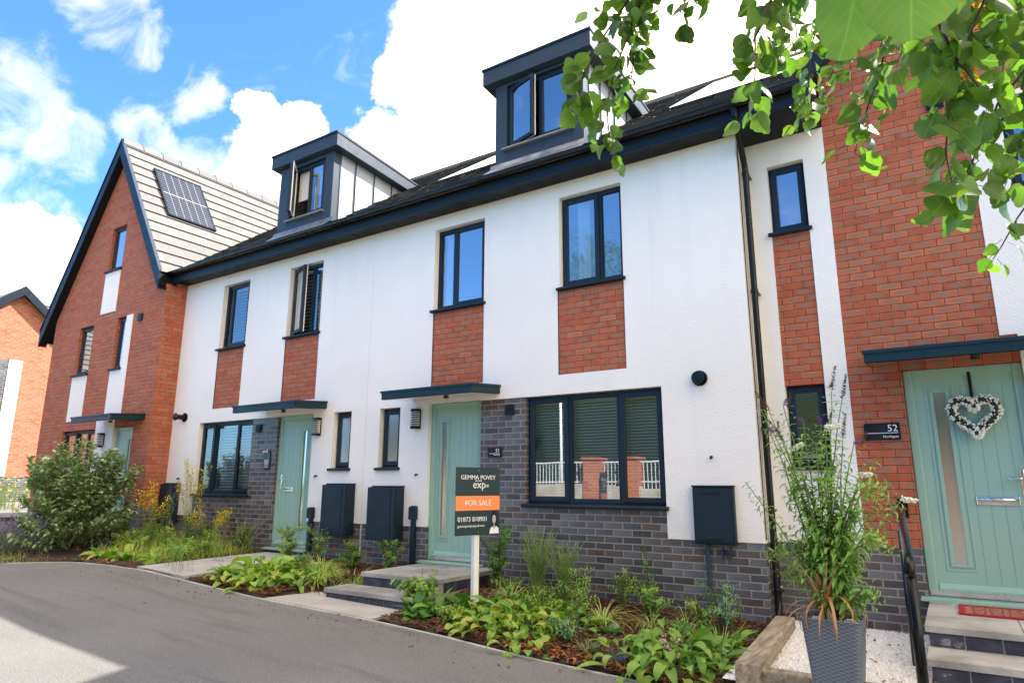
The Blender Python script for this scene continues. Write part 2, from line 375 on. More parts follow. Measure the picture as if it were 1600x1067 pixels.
PVW = NT('plain_panel_glass'); PVW.pbr((.015,.02,.035), .06, spec=1.0, coat=1.0); PVW = PVW.m

def tile_mat(name, c0, c1, moss=(.05,.05,.03), mossa=.3):
    t = NT(name); rp = t.n('ShaderNodeNewGeometry'); rnd = rp.outputs['Random Per Island']
    c = t.mix(rnd, c0, c1); c = t.mix(t.math('MULTIPLY', t.rng(t.noise(3.5, 6), .5, .7), mossa), c, moss)
    c = t.mix(t.rng(t.noise(70, 3), .3, .7, 0, .3), c, tuple(x*.5 for x in c0))
    t.pbr(c, .8, normal=t.bump(t.noise(120, 3), .3, .003)); return t.m
TILE = tile_mat('dark_roof_tile', (.022,.022,.022), (.105,.10,.09))
TILE_L = tile_mat('grey_roof_tile', (.15,.149,.147), (.195,.192,.188), moss=(.15,.145,.135), mossa=.35)

def asphalt_mat():
    t = NT('asphalt')
    big = t.rng(t.noise(.55, 5), .3, .7); c = t.mix(big, (.152,.153,.153), (.196,.195,.192))
    c = t.mix(t.rng(t.noise(260, 2), .45, .75), c, (.29,.275,.26)); c = t.mix(t.rng(t.noise(180, 2), .40, .22, 0, .8), c, (.07,.068,.066))
    mp = t.n('ShaderNodeMapping'); mp.inputs['Rotation'].default_value = (0, 0, .9); mp.inputs['Scale'].default_value = (.35, 3.0, 1); t.l(t.pos(), mp.inputs[0])
    st = t.rng(t.noise(1.1, 5, mp.outputs[0], dist=.9),   .52, .68, 0, .5); c = t.mix(st, c, (.115,.11,.105))
    sp2 = t.rng(t.noise(2.3, 6, rough=.7), .62, .78, 0, .5); c = t.mix(sp2, c, (.26,.25,.235))
    c = t.mix(t.rng(t.noise(95, 2, rough=.7), .52, .68, 0, .55), c, (.34,.325,.30)); c = t.mix(t.rng(t.noise(110, 2), .44, .30, 0, .6), c, (.07,.066,.062))
    vor = t.n('ShaderNodeTexVoronoi'); vor.feature = 'DISTANCE_TO_EDGE'; vor.inputs['Scale'].default_value = .33; t.l(t.noise(1.2, 4, col_=True), vor.inputs['Vector']) if False else t.l(t.pos(), vor.inputs['Vector'])
    t.pbr(c, .85, normal=t.bump(t.math('ADD', t.noise(95, 2), t.noise(240, 2)), .9, .008), spec=.3); return t.m
ASPH = asphalt_mat()
def slab_mat(name, c0, c1, joints=None):
    t = NT(name); c = t.mix(t.rng(t.noise(2.2, 6), .3, .7), c0, c1)
    c = t.mix(t.rng(t.noise(14, 6, rough=.7), .5, .75, 0, .45), c, tuple(x*.55 for x in c0)); c = t.mix(t.rng(t.noise(180, 2), .5, .8, 0, .3), c, (.6,.58,.55))
    t.pbr(c, .85, normal=t.bump(t.noise(130, 4), .35, .004)); return t.m
SLAB = slab_mat('concrete_paving', (.34,.33,.31), (.46,.445,.42))
KERB = slab_mat('kerb_concrete', (.33,.315,.285), (.50,.48,.44))
COPING = slab_mat('weathered_step_slab', (.215,.21,.20), (.42,.415,.40))
STEPB = NT('step_brick'); _c = STEPB.mix(STEPB.rng(STEPB.noise(9, 4), .35, .65), (.02,.024,.045), (.05,.055,.085))
_e = STEPB.rng(STEPB.noise(5, 6, rough=.7), .60, .72); STEPB.pbr(STEPB.mix(_e, _c, (.45,.45,.44)), .5, normal=STEPB.bump(STEPB.noise(80, 3), .3, .004)); STEPB = STEPB.m
MORTAR = slab_mat('step_mortar', (.33,.31,.27), (.42,.40,.36))
def wood_mat():
    t = NT('weathered_timber'); mp = t.n('ShaderNodeMapping'); mp.inputs['Scale'].default_value = (9, 1.2, 9); t.l(t.pos(), mp.inputs[0])
    c = t.ramp(t.noise(3, 6, mp.outputs[0], dist=.8), [(.3,(.17,.135,.085)),(.5,(.30,.25,.18)),(.7,(.40,.345,.26))])
    c = t.mix(t.rng(t.noise(2.5, 4), .5, .7, 0, .5), c, (.25,.24,.21)); t.pbr(c, .85, normal=t.bump(t.noise(4, 6, mp.outputs[0]), .5, .01)); return t.m
WOOD = wood_mat()
def rnd_mat(name, stops, rough=.85, trans=0, spec=.3, veins=False, blem=False):
    """colour varies from piece to piece (leaf, chip, stone)"""
    t = NT(name); g = t.n('ShaderNodeNewGeometry'); c = t.ramp(g.outputs['Random Per Island'], stops)
    c = t.mix(t.rng(t.noise(28, 3), .3, .75, 0, .35), c, t.mix(1, c, (.6,.62,.5), 'MULTIPLY'))
    if veins:
        at = t.n('ShaderNodeAttribute', attribute_name='leafuv'); sp_ = t.n('ShaderNodeSeparateXYZ'); t.l(at.outputs['Vector'], sp_.inputs[0])
        au = t.math('ABSOLUTE', sp_.outputs[0])
        mid = t.rng(au, .045, .012)
        f = t.math('FRACT', t.math('SUBTRACT', t.math('MULTIPLY', sp_.outputs[1], 7.0), t.math('MULTIPLY', au, 2.6)))
        lat = t.rng(t.math('MINIMUM', f, t.math('SUBTRACT', 1, f)), .09, .02)
        c = t.mix(t.math('MULTIPLY', t.math('MAXIMUM', mid, t.math('MULTIPLY', lat, .5)), .32), c, t.mix(.18 if name.startswith('near') else .45, c, (.62,.70,.32)))
    if blem:
        c = t.mix(t.rng(t.noise(55, 3), .66, .74, 0, .75), c, (.16,.09,.02)); c = t.mix(t.rng(t.noise(7, 3), .45, .7, 0, .6), c, t.mix(1, c, (.62,.75,.8), 'MULTIPLY'))
    if trans:
        p = t.n('ShaderNodeBsdfPrincipled'); t.l(c, p.inputs['Base Color']); p.inputs['Roughness'].default_value = rough; p.inputs['Specular IOR Level'].default_value = spec
        tr = t.n('ShaderNodeBsdfTranslucent'); t.l(t.mix(1, c, (1.5,1.6,.7), 'MULTIPLY'), tr.inputs[0])
        mx = t.n('ShaderNodeMixShader'); mx.inputs[0].default_value = trans; t.l(p.outputs[0], mx.inputs[1]); t.l(tr.outputs[0], mx.inputs[2]); t.l(mx.outputs[0], t.out.inputs[0])
    else: t.pbr(c, rough, spec=spec)
    return t.m
def G(*c): return [(i/(max(1, len(c)-1)), x) for i, x in enumerate(c)]
L_TREE = rnd_mat('lime_leaf', G((.07,.16,.02),(.11,.24,.026),(.055,.125,.022),(.16,.31,.036),(.09,.17,.05),(.20,.29,.035)), .40, .42, .5, veins=True, blem=True)
L_BIG = rnd_mat('near_lime_leaf', G((.065,.14,.045),(.08,.16,.035)), .42, .25, .5, veins=True, blem=True)
L_BUSH = rnd_mat('glossy_shrub_leaf', G((.12,.21,.065),(.21,.32,.12),(.33,.43,.22),(.15,.25,.08),(.52,.57,.40)), .30, .2, .9)
L_LIME = rnd_mat('yellow_green_leaf', G((.17,.33,.045),(.25,.43,.06),(.33,.49,.09),(.44,.46,.09),(.13,.27,.04),(.20,.37,.055)), .5, .3, veins=True)
L_MID = rnd_mat('garden_leaf', G((.14,.29,.045),(.21,.39,.07),(.28,.46,.09),(.11,.24,.04),(.36,.44,.09),(.17,.33,.055)), .5, .28, veins=True)
L_DARK = rnd_mat('dark_garden_leaf', G((.06,.17,.03),(.11,.25,.045),(.18,.34,.06)), .42, .2)
L_BLUE = rnd_mat('bluish_leaf', G((.13,.25,.12),(.18,.32,.16),(.22,.36,.18)), .5, .2)
L_DRY = rnd_mat('dry_grass', G((.30,.22,.09),(.22,.15,.06),(.36,.28,.13),(.12,.15,.04)), .8, .2)
L_CAREX = rnd_mat('sedge_blade', G((.34,.48,.09),(.46,.58,.18),(.55,.62,.25),(.25,.40,.06)), .5, .3)
L_BUD = rnd_mat('buddleia_leaf', G((.18,.34,.07),(.26,.43,.10),(.34,.51,.14),(.14,.28,.06)), .55, .3)
STEMG = simple('green_stem', (.14,.20,.06), .6)
STEMB = simple('brown_stem', (.11,.07,.04), .8, nscale=20, namt=.3)
TWIG = simple('dark_twig', (.05,.028,.018), .7, nscale=15, namt=.3)
REDL = rnd_mat('red_leaf', G((.45,.03,.02),(.35,.05,.02),(.55,.10,.03)), .5, .2)
YEL = rnd_mat('yellow_flower', G((.70,.50,.02),(.80,.62,.04),(.50,.42,.03)), .7, .2)
PURP = rnd_mat('purple_flower', G((.16,.05,.30),(.26,.10,.42),(.20,.07,.33)), .7)
LAV = rnd_mat('lavender_flower', G((.20,.17,.30),(.28,.25,.38),(.17,.15,.24)), .8)
WHITF = rnd_mat('white_flower', G((.75,.75,.66),(.80,.80,.74),(.60,.60,.42)), .7)
BROWNF = rnd_mat('faded_flower', G((.12,.08,.05),(.16,.11,.06),(.09,.06,.04)), .9)
CORDY = rnd_mat('withered_strap_leaf', G((.38,.12,.05),(.45,.20,.08),(.40,.30,.16),(.26,.09,.05)), .7, .1)
MULCH = rnd_mat('bark_chip', G((.055,.022,.014),(.11,.045,.025),(.17,.075,.04),(.04,.02,.014),(.24,.12,.065)), .85)
SOILM = simple('soil', (.038,.022,.015), .95, nscale=14, namt=.4, bump=.9, bscale=40)
GRAVEL = rnd_mat('white_gravel', G((.78,.78,.77),(.88,.88,.88),(.70,.69,.67),(.90,.90,.91)), .7)
LITTER = rnd_mat('dead_leaf', G((.34,.11,.035),(.22,.08,.035),(.45,.18,.06),(.13,.05,.028)), .8, .15)
BARK = simple('tree_bark', (.12,.09,.065), .9, nscale=6, namt=.4, bump=.9, bscale=18)

# ------------------------------------------------------------------ terrain heights
def interp(x, tab):
    if x <= tab[0][0]: return tab[0][1]
    for (a, b), (c, d) in zip(tab, tab[1:]):
        if x <= c: return b + (d-b)*(x-a)/(c-a)
    return tab[-1][1]
ZE = [(-60,1.2),(-30,.95),(-20,.80),(-12,.44),(-7,.32),(-5,.31),(-4,.25),(-2.7,.18),(-.85,.13),(0,.09),(.8,.035),(1.8,0),(4,-.08),(9,-.2),(60,-.6)]
ZW = [(-60,1.2),(-22,.9),(-13,.55),(-8.5,.47),(-5.3,.34),(-2.6,.30),(-.97,.25),(.2,.19),(1,.15),(2.2,.11),(9,.1)]
def ze(x): return interp(x, ZE)
def edge_y(x): return interp(x, [(-7.3,-2.9),(-7.05,-2.5),(-6.7,-2.22),(-6,-2.12),(2,-2.10),(9,-2.10)])
def bed_z(x, y):
    ey = -2.1; t = max(0, min(1, (y-ey)/(0-ey)))
    if -2.66 < x < -.94 and y < -.6: return ze(x) - .03
    return ze(x)*(1-t) + interp(x, ZW)*t + .012
def sheet(name, x0, x1, nx, y0f, y1f, ny, zf, mat, **k):
    b = MB()
    for i in range(nx+1):
        x = x0+(x1-x0)*i/nx; ya, yb = y0f(x), y1f(x)
        for j in range(ny+1):
            y = ya+(yb-ya)*j/ny; b.v.append((x, y, zf(x, y)))
    for i in range(nx):
        for j in range(ny):
            a = i*(ny+1)+j; b.f.append((a, a+ny+1, a+ny+2, a+1))
    return b.build(name, mat, loc=(0, 0, 0), smooth=True, **k)
GROUNDM = simple('far_ground', (.07,.10,.035), .95, nscale=.3, namt=.4)
sheet('ground', -400, 400, 80, lambda x: -400, lambda x: 400, 60, lambda x, y: (ze(x) if abs(x) < 60 else (1.2 if x < 0 else -.6)) - .10, GROUNDM, kind='structure')
sheet('road', -30, 12, 84, lambda x: -8.6, lambda x: edge_y(x) if x > -7.29 else -2.9, 12, lambda x, y: ze(x), ASPH, kind='structure')
sheet('pavement', -40, 14, 54, lambda x: -9.3, lambda x: -8.62, 1, lambda x, y: ze(x)+.012, SLAB, kind='structure')
sheet('planting_soil', -13.3, 2.42, 120, lambda x: edge_y(x)+.045 if x > -7.25 else -4.5+.0, lambda x: (.30 if x > -8.45 else -.35), 24,
      lambda x, y: bed_z(x, y) + .018*math.sin(x*9+y*5)*math.sin(y*7-x*3) - (.03 if x < -7 else 0), SOILM, kind='structure')
# concrete edging strip between asphalt and bed
kb = MB(); xs = [-7.25+.25*i for i in range(0, 38)]
for a, b in zip(xs, xs[1:]):
    if b > 2.1: b = 2.1
    ya, yb = edge_y(a), edge_y(b)
    za, zb = ze(a)+.010, ze(b)+.010
    kb.prism([(a, ya-.004, za), (b, yb-.004, zb), (b, yb+.034, zb), (a, ya+.034, za)], (0, 0, -.12))
kb.build('kerb', KERB, kind='structure')
# far paving beyond the bush
sheet('far_paving', -21.4, -15.5, 12, lambda x: -14, lambda x: 9, 4, lambda x, y: ze(x)+.01, ASPH, kind='structure')

# ------------------------------------------------------------------ wall and window builders
def zone(name, rects, holes, yf, yb, mat, parent, eps=1e-4):
    """union of rectangles (x0,x1,z0,z1) in a wall facing -y, minus holes, as a solid face with returns"""
    xs = sorted({round(v, 4) for r in rects+holes for v in r[:2]}); zs = sorted({round(v, 4) for r in rects+holes for v in r[2:]})
    def inside(x, z):
        return any(r[0] < x < r[1] and r[2] < z < r[3] for r in rects) and not any(h[0] < x < h[1] and h[2] < z < h[3] for h in holes)
    C = {(i, j) for i in range(len(xs)-1) for j in range(len(zs)-1) if inside((xs[i]+xs[i+1])/2, (zs[j]+zs[j+1])/2)}
    b = MB()
    for i, j in C:
        x0, x1, z0, z1 = xs[i], xs[i+1], zs[j], zs[j+1]
        b.quad((x0, yf, z0), (x1, yf, z0), (x1, yf, z1), (x0, yf, z1))
        if (i-1, j) not in C: b.quad((x0, yb, z0), (x0, yf, z0), (x0, yf, z1), (x0, yb, z1))
        if (i+1, j) not in C: b.quad((x1, yf, z0), (x1, yb, z0), (x1, yb, z1), (x1, yf, z1))
        if (i, j-1) not in C: b.quad((x0, yf, z0), (x0, yb, z0), (x1, yb, z0), (x1, yf, z0))
        if (i, j+1) not in C: b.quad((x0, yf, z1), (x1, yf, z1), (x1, yb, z1), (x0, yb, z1))
    return b.build(name, mat, parent)

def frame_bars(b, x0, x1, z0, z1, y0, y1, w):
    b.box(x0, x0+w, y0, y1, z0, z1); b.box(x1-w, x1, y0, y1, z0, z1)
    b.box(x0+w, x1-w, y0+.001, y1-.001, z0, z0+w); b.box(x0+w, x1-w, y0+.001, y1-.001, z1-w, z1)

def window(parent, x0, x1, z0, z1, y, mull=(), sash=(), blind=None, sill=True, openl=None, glass=None, w=.055, sill_out=.05, curtain=None, fm=None, silldx=.03, name='window'):
    """y is the wall face; lights from left to right, sash = indices of opening lights"""
    fm = fm or FRAME; glass = glass or GLASS
    yf = y+.075; b = MB(); frame_bars(b, x0+.004, x1-.004, z0+.012, z1-.004, yf, yf+.07, w)
    edges = [x0+w] + [v for mx in mull for v in (mx-w*.5, mx+w*.5)] + [x1-w]
    for mx in mull: b.box(mx-w*.5, mx+w*.5, yf+.002, yf+.068, z0+w, z1-w)
    wobj = b.build(name, fm, parent, bevel=.006)
    for i in range(len(edges)//2):
        a, c = edges[2*i], edges[2*i+1]; sb = MB(); gb = MB()
        if i in sash:
            s0, s1, t0, t1 = a-.022, c+.022, z0+w-.022, z1-w+.022; sw = .058
            frame_bars(sb, s0, s1, t0, t1, yf-.022, yf+.03, sw)
            gb.quad((s0+sw, yf+.002, t0+sw), (s1-sw, yf+.002, t0+sw), (s1-sw, yf+.002, t1-sw), (s0+sw, yf+.002, t1-sw))
            if openl and i in openl:
                ang, hinge = openl[i]; hx = s0 if hinge == 'l' else s1
                M = Matrix.Translation((hx, yf-.02, 0)) @ Matrix.Rotation(R(-ang if hinge == 'l' else ang), 4, 'Z') @ Matrix.Translation((-hx, -(yf-.02), 0))
                for q in (sb, gb): q.v = [tuple(M @ Vector(v)) for v in q.v]
                # white inner face of the opened sash
                ib = MB(); frame_bars(ib, s0+.004, s1-.004, t0+.004, t1-.004, yf+.031, yf+.046, sw-.012); ib.v = [tuple(M @ Vector(v)) for v in ib.v]
                ib.build('sash_lining', WPLAST, wobj)
            sb.build('sash', fm, wobj, bevel=.006); gb.build('pane', glass, wobj)
        else:
            bd = MB(); frame_bars(bd, a, c, z0+w, z1-w, yf+.02, yf+.05, .014); bd.build('bead', fm, wobj)
            gb.quad((a+.014, yf+.03, z0+w+.014), (c-.014, yf+.03, z0+w+.014), (c-.014, yf+.03, z1-w-.014), (a+.014, yf+.03, z1-w-.014)); gb.build('pane', glass, wobj)
    if sill:
        s = MB(); n = 5; yo = y-sill_out; zb = z0
        s.prism([(x0-silldx, y+.10, zb+.016), (x0-silldx, yo, zb-.002), (x0-silldx, yo-.012, zb-.012), (x0-silldx, yo-.012, zb-.03), (x0-silldx, yo, zb-.04), (x0-silldx, y+.10, zb-.035)], (x1-x0+2*silldx, 0, 0))
        s.build('sill', fm, wobj)
    if blind:
        kind, gap, mat = blind; bb = MB(); yb_ = yf+.13; zz = z1-.09; sl = {'shutter': .036, 'fine': .034, 'wide': .046}[kind]
        while zz > z0+.04:
            ang = {'shutter': -.15, 'fine': -.80, 'wide': -.80}[kind]; dy, dz = math.cos(ang)*sl/2, math.sin(ang)*sl/2
            bb.obox(((x0+x1)/2, yb_, zz), ((x1-x0)/2-.03, 0, 0), (0, dy, -dz), (0, dz*.05+.0004, .0012)); zz -= gap
        bb.box(x0+.02, x1-.02, yb_-.025, yb_+.025, z1-.075, z1-.035)
        for q in [x0+(x1-x0)*k/4 for k in (1, 3)]: bb.box(q-.004, q+.004, yb_-.027, yb_-.025, z0+.03, z1-.07)
        bb.build('blind', mat, wobj)
    if curtain:
        for ca, cb in curtain:
            c = MB(); n = 24; ys = yf+.12
            for i in range(n+1):
                x = ca+(cb-ca)*i/n; yy = ys+.025*math.sin(i*1.3)+.008*math.sin(i*3.1); c.v += [(x, yy, z0-.1), (x, yy, z1+.05)]
            for i in range(n): c.f.append((2*i, 2*i+2, 2*i+3, 2*i+1))
            c.build('curtain', CURTAIN, wobj, smooth=True)
    return wobj

def door(parent, x0, x1, z0, z1, y, slot, hinge='r', glass=None, letter=None, grooves=True, sillout=.09):
    """composite door; slot=(x0,x1,z0,z1) of its long glass strip"""
    b = MB(); w = .075; yf = y+.05; glass = glass or GLASS_F
    frame_bars(b, x0+.003, x1-.003, z0, z1-.003, yf, yf+.07, w)
    b2 = b.build('door_frame', MINT, parent, bevel=.008)
    l = MB(); a, c, t0, t1 = x0+w-.012, x1-w+.012, z0+.045, z1-w+.012; yl = yf+.018
    s0, s1, u0, u1 = slot
    for bx in ((a, s0, t0, t1), (s1, c, t0, t1), (s0, s1, t0, u0), (s0, s1, u1, t1)): l.box(bx[0], bx[1], yl, yl+.044, bx[2], bx[3])
    leafo = l.build('door_leaf', MINT, parent)
    mo = MB(); frame_bars(mo, s0-.045, s1+.045, u0-.045, u1+.045, yl-.006, yl, .016); frame_bars(mo, s0-.008, s1+.008, u0-.008, u1+.008, yl-.012, yl+.01, .03)
    mo.build('glazing_trim', MINT, leafo, bevel=.003)
    g = MB(); g.quad((s0, yl+.012, u0), (s1, yl+.012, u0), (s1, yl+.012, u1), (s0, yl+.012, u1)); g.build('glass_strip', glass, leafo)
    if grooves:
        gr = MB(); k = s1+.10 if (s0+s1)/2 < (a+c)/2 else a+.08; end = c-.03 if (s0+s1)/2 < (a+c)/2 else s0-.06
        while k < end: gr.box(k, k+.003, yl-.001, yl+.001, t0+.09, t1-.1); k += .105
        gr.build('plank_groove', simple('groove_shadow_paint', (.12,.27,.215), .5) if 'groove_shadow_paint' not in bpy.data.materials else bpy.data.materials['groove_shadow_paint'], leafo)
    th = MB(); th.box(x0+.02, x1-.02, yf-.018, yf+.03, z0+.012, z0+.05); th.build('threshold_bar', simple('alu_threshold', (.6,.62,.62), .3, metal=.7) if 'alu_threshold' not in bpy.data.materials else bpy.data.materials['alu_threshold'], parent)
    s = MB(); s.prism([(x0-.06, yf+.04, z0+.008), (x0-.06, y-sillout, z0-.012), (x0-.06, y-sillout, z0-.03), (x0-.06, yf+.04, z0-.03)], (x1-x0+.12, 0, 0)); s.build('door_sill', MINT, parent)
    wb = MB(); wb.prism([(a+.03, yl, t0+.07), (a+.03, yl-.02, t0+.03), (a+.03, yl-.02, t0+.01), (a+.03, yl, t0+.01)], (c-a-.06, 0, 0)); wb.build('weather_bar', MINT, leafo)
    if letter:
        lx0, lx1, lz = letter; lb = MB(); lb.box(lx0, lx1, yl-.014, yl, lz-.038, lz+.038)
        lo = lb.build('letterbox', CHROME, leafo, bevel=.006)
        fl = MB(); fl.tube([(lx0+.015, yl-.016, lz+.01), (lx1-.015, yl-.016, lz+.01)], .017, 8); fl.build('flap', CHROME, lo, smooth=True)
    hx = a+.055 if hinge == 'r' else c-.055; hz = t0+.97; sgn = 1 if hinge == 'r' else -1
    h = MB(); h.box(hx-.016, hx+.016, yl-.010, yl, hz-.13, hz+.11); ho = h.build('door_handle', CHROME, leafo, bevel=.005)
    h = MB(); h.tube([(hx, yl-.008, hz+.03), (hx, yl-.05, hz+.03), (hx+sgn*.02, yl-.056, hz+.03), (hx+sgn*.12, yl-.056, hz+.028)], .0095, 8); h.build('lever', CHROME, ho, smooth=True)
    return leafo

def canopy(parent, x0, x1, y, z, depth=.62):
    b = MB(); t = .10
    top = [(x0, y, z), (x1, y, z), (x1, y-depth, z-.05), (x0, y-depth, z-.05)]
    b.prism(top, (0, 0, -t)); o = b.build('canopy', CANOPY, parent, bevel=.006)
    c = MB(); c.prism([(x0-.012, y+.0, z+.016), (x1+.012, y+.0, z+.016), (x1+.012, y-depth-.012, z-.034), (x0-.012, y-depth-.012, z-.034)], (0, 0, -.03)); c.build('canopy_capping', CANOPY, o)
    u = MB(); u.quad((x0+.02, y-.003, z-t-.004), (x0+.02, y-depth+.02, z-t-.0525), (x1-.02, y-depth+.02, z-t-.0525), (x1-.02, y-.003, z-t-.004)); u.build('canopy_soffit', CANU, o)
    d = MB(); d.tube([((x0+x1)/2+.1, y-.3, z-t-.03), ((x0+x1)/2+.1, y-.3, z-t-.05)], .035, 12); d.build('downlight', BLACKP, o)

def tiled_slope(name, origin, udir, vdir, ulen, vlen, inside, mat, parent, tw=.30, gauge=.30, th=.028, lift=.026, jit=.007):
    """courses of separate tiles laid on a plane"""
    O = Vector(origin); U = Vector(udir).normalized(); V = Vector(vdir).normalized(); N = U.cross(V)
    if N.z < 0: N = -N
    b = MB(); nr = int(vlen/gauge)+1
    for r in range(nr):
        off = -tw*.5 if r % 2 else 0; k = 0; u = off
        while u < ulen:
            u0, u1 = max(0, u), min(ulen, u+tw-.004); v0 = r*gauge; v1 = min(v0+gauge+.04, vlen)
            if u1 > u0+.02:
                mid = O+U*((u0+u1)/2)+V*((v0+min(v1, vlen))/2)
                ins = inside(mid, (u0+u1)/2, (v0+v1)/2)
                if ins:
                    j = random.uniform(-jit, jit); j2 = random.uniform(-jit, jit)*.6
                    A = O+U*u0+V*(v0+j)+N*(lift+th*.3+j2); B = O+U*u1+V*(v0+j)+N*(lift+th*.3-j2)
                    Cc = O+U*u1+V*v1+N*(.002); D = O+U*u0+V*v1+N*(.002)
                    b.prism([A, B, Cc, D], -N*th)
            u += tw
    return b.build(name, mat, parent)

# ------------------------------------------------------------------ houses of the white terrace
ZEAVE, YEAVE, SL, YR = 5.45, -.35, .72, 4.2
def roof_z(y): return ZEAVE + SL*(y-YEAVE)
ZR = roof_z(YR); VL = math.hypot(YR-YEAVE, ZR-ZEAVE); VD = Vector((0, YR-YEAVE, ZR-ZEAVE)).normalized()

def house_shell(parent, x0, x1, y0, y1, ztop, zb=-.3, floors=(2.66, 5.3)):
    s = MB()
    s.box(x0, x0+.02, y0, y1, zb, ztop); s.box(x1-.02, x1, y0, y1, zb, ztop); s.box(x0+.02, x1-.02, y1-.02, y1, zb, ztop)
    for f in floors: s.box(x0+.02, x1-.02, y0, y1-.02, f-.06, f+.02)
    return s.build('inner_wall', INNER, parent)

h50 = thing('terraced_house', (-5.9, 0, .35), 'white rendered terraced house numbered 50, between the brick gable and house 51', 'house', 'white rendered terraced houses')
h51 = thing('terraced_house', (-.5, 0, .2), 'white rendered terraced house numbered 51, behind the for sale board', 'house', 'white rendered terraced houses')
PARTY = -3.28
O50 = [(-7.20,-6.41,3.86,5.08), (-5.29,-4.45,3.86,5.08), (-7.55,-5.98,1.25,2.51), (-5.33,-4.45,.45,2.52), (-3.98,-3.59,1.66,2.51)]
O51 = [(-2.04,-1.15,3.86,5.08), (.03,.90,3.86,5.08), (-.49,1.31,1.20,2.51), (-2.07,-1.18,.45,2.52), (-3.0,-2.6,1.66,2.51)]
P50 = [(-7.20,-6.43,2.75,3.86), (-5.29,-4.45,2.75,3.86)]
P51 = [(-2.04,-1.15,2.75,3.86), (0.0,.90,2.75,3.86)]
G50 = [(-8.5,-7.55,-.3,.87), (-7.55,-5.98,-.3,1.25), (-5.98,-5.33,-.3,2.51), (-5.33,-4.45,-.3,.45), (-4.45,PARTY-.006,-.3,.87)]
G51 = [(PARTY+.006,-2.07,-.3,.87), (-2.07,-1.18,-.3,.45), (-1.18,-.49,-.3,2.51), (-.49,1.31,-.3,1.20), (1.31,2.3,-.3,.87)]
WY = -.012   # render stands a little proud of the brickwork
zone('wall', [(-8.5, PARTY-.003, .4, 5.3)], O50+P50+G50, WY, .22, WHITE, h50)
zone('wall', [(PARTY+.003, 2.3, .4, 5.3)], O51+P51+G51, WY, .22, WHITE, h51)
zone('grey_brick_plinth', G50, O50, .0, .22, GREY, h50); zone('grey_brick_plinth', G51, O51, .0, .22, GREY, h51)
for r in P50: zone('brick_panel', [r], [], .0, .2, RED, h50)
for r in P51: zone('brick_panel', [r], [], .0, .2, RED, h51)
def bead(parent, rects):
    for x0, x1, z0, z1 in rects:
      b = MB(); frame_bars(b, x0-.001, x1+.001, z0-.001, z1-.045, -.0125, -.001, .006)
      b.build('edge_bead', simple('brown_bead', (.10,.05,.045), .5) if 'brown_bead' not in bpy.data.materials else bpy.data.materials['brown_bead'], parent)
bead(h50, P50); bead(h51, P51)
house_shell(h50, -8.48, PARTY, .24, 7.6, 5.5); house_shell(h51, PARTY+.001, 2.28, .24, 7.6, 5.5)
window(h50, -7.20,-6.41,3.86,5.08, 0, mull=(-7.02,), sash=(1,), blind=('shutter', .062, BLIND), openl={1: (3, 'l')}, glass=GLASS_C)
window(h50, -5.29,-4.45,3.86,5.08, 0, mull=(-4.78,), sash=(0,), blind=('shutter', .062, BLIND), openl={0: (20, 'l')}, glass=GLASS)
window(h50, -7.55,-5.98,1.25,2.51, 0, mull=(-7.14,-6.49), sash=(0,2), blind=('wide', .050, BLIND), glass=GLASS_C, sill_out=.05)
window(h50, -3.98,-3.59,1.66,2.51, 0, sash=(0,), glass=GLASS_F)
window(h51, -2.04,-1.15,3.86,5.08, 0, mull=(-1.73,), sash=(1,), curtain=((-1.98,-1.86),))
window(h51, .03,.90,3.86,5.08, 0, mull=(.565,), sash=(0,), curtain=((.20,.38),))
window(h51, -.49,1.31,1.20,2.51, 0, mull=(.09,.76), sash=(0,2), blind=('fine', .036, BLINDG), glass=GLASS_B)
window(h51, -3.0,-2.6,1.66,2.51, 0, sash=(0,), glass=GLASS_F)
door(h50, -5.33,-4.45,.45,2.52, 0, (-4.76,-4.63,.76,2.28), hinge='r', glass=GLASS_D, letter=(-5.12,-4.90,1.34))
door(h51, -2.07,-1.18,.45,2.52, 0, (-1.90,-1.77,.74,2.28), hinge='l', glass=GLASS_F, letter=(-1.62,-1.38,1.34), grooves=True)
canopy(h50, -5.66,-4.15, -.012, 2.68); canopy(h51, -2.38,-.87, -.012, 2.68)

# eaves: soffit, fascia, gutter
def eaves(parent, x0, x1, yback, seed, endl=False, xf0=None):
    s = MB(); s.box(x0, x1, -.30, yback, 5.283, 5.30); s.build('soffit', SOFFIT, parent)
    f = MB(); f.box(x0 if xf0 is None else xf0, x1, -.325, -.302, 5.262, 5.445); f.build('fascia', FASCIA, parent)
    g = MB(); n = 9; r = .062; yc, zc = -.392, 5.452
    xa, xb = (x0 if xf0 is None else xf0), x1; ring = []
    prof = [(yc+r*math.cos(a), zc+r*math.sin(a)) for a in [math.pi+math.pi*k/n for k in range(n+1)]]
    inner = [(yc+(r-.004)*math.cos(a), zc+(r-.004)*math.sin(a)) for a in [math.pi+math.pi*k/n for k in range(n+1)]][::-1]
    g.prism([(xa, p[0], p[1]) for p in prof+inner], (xb-xa, 0, 0))
    g.tube([(xa, yc-r, zc+.002), (xb, yc-r, zc+.002)], .0065, 6)
    go = g.build('gutter', BLACKP, parent, smooth=False)
    x = xa+.45
    while x < xb:
        j = MB()
        pr = [(yc+(r+.006)*math.cos(a), zc+(r+.006)*math.sin(a)) for a in [math.pi+math.pi*k/n for k in range(n+1)]]
        j.prism([(x, p[0], p[1]) for p in pr] , (.028, 0, 0)); x += .92
        j.build('gutter_bracket', BLACKP, go)
    return go
eaves(h50, -8.46, PARTY-.001, .0, 1, xf0=-8.60)
eaves(h51, PARTY+.001, 3.145, .36, 2)

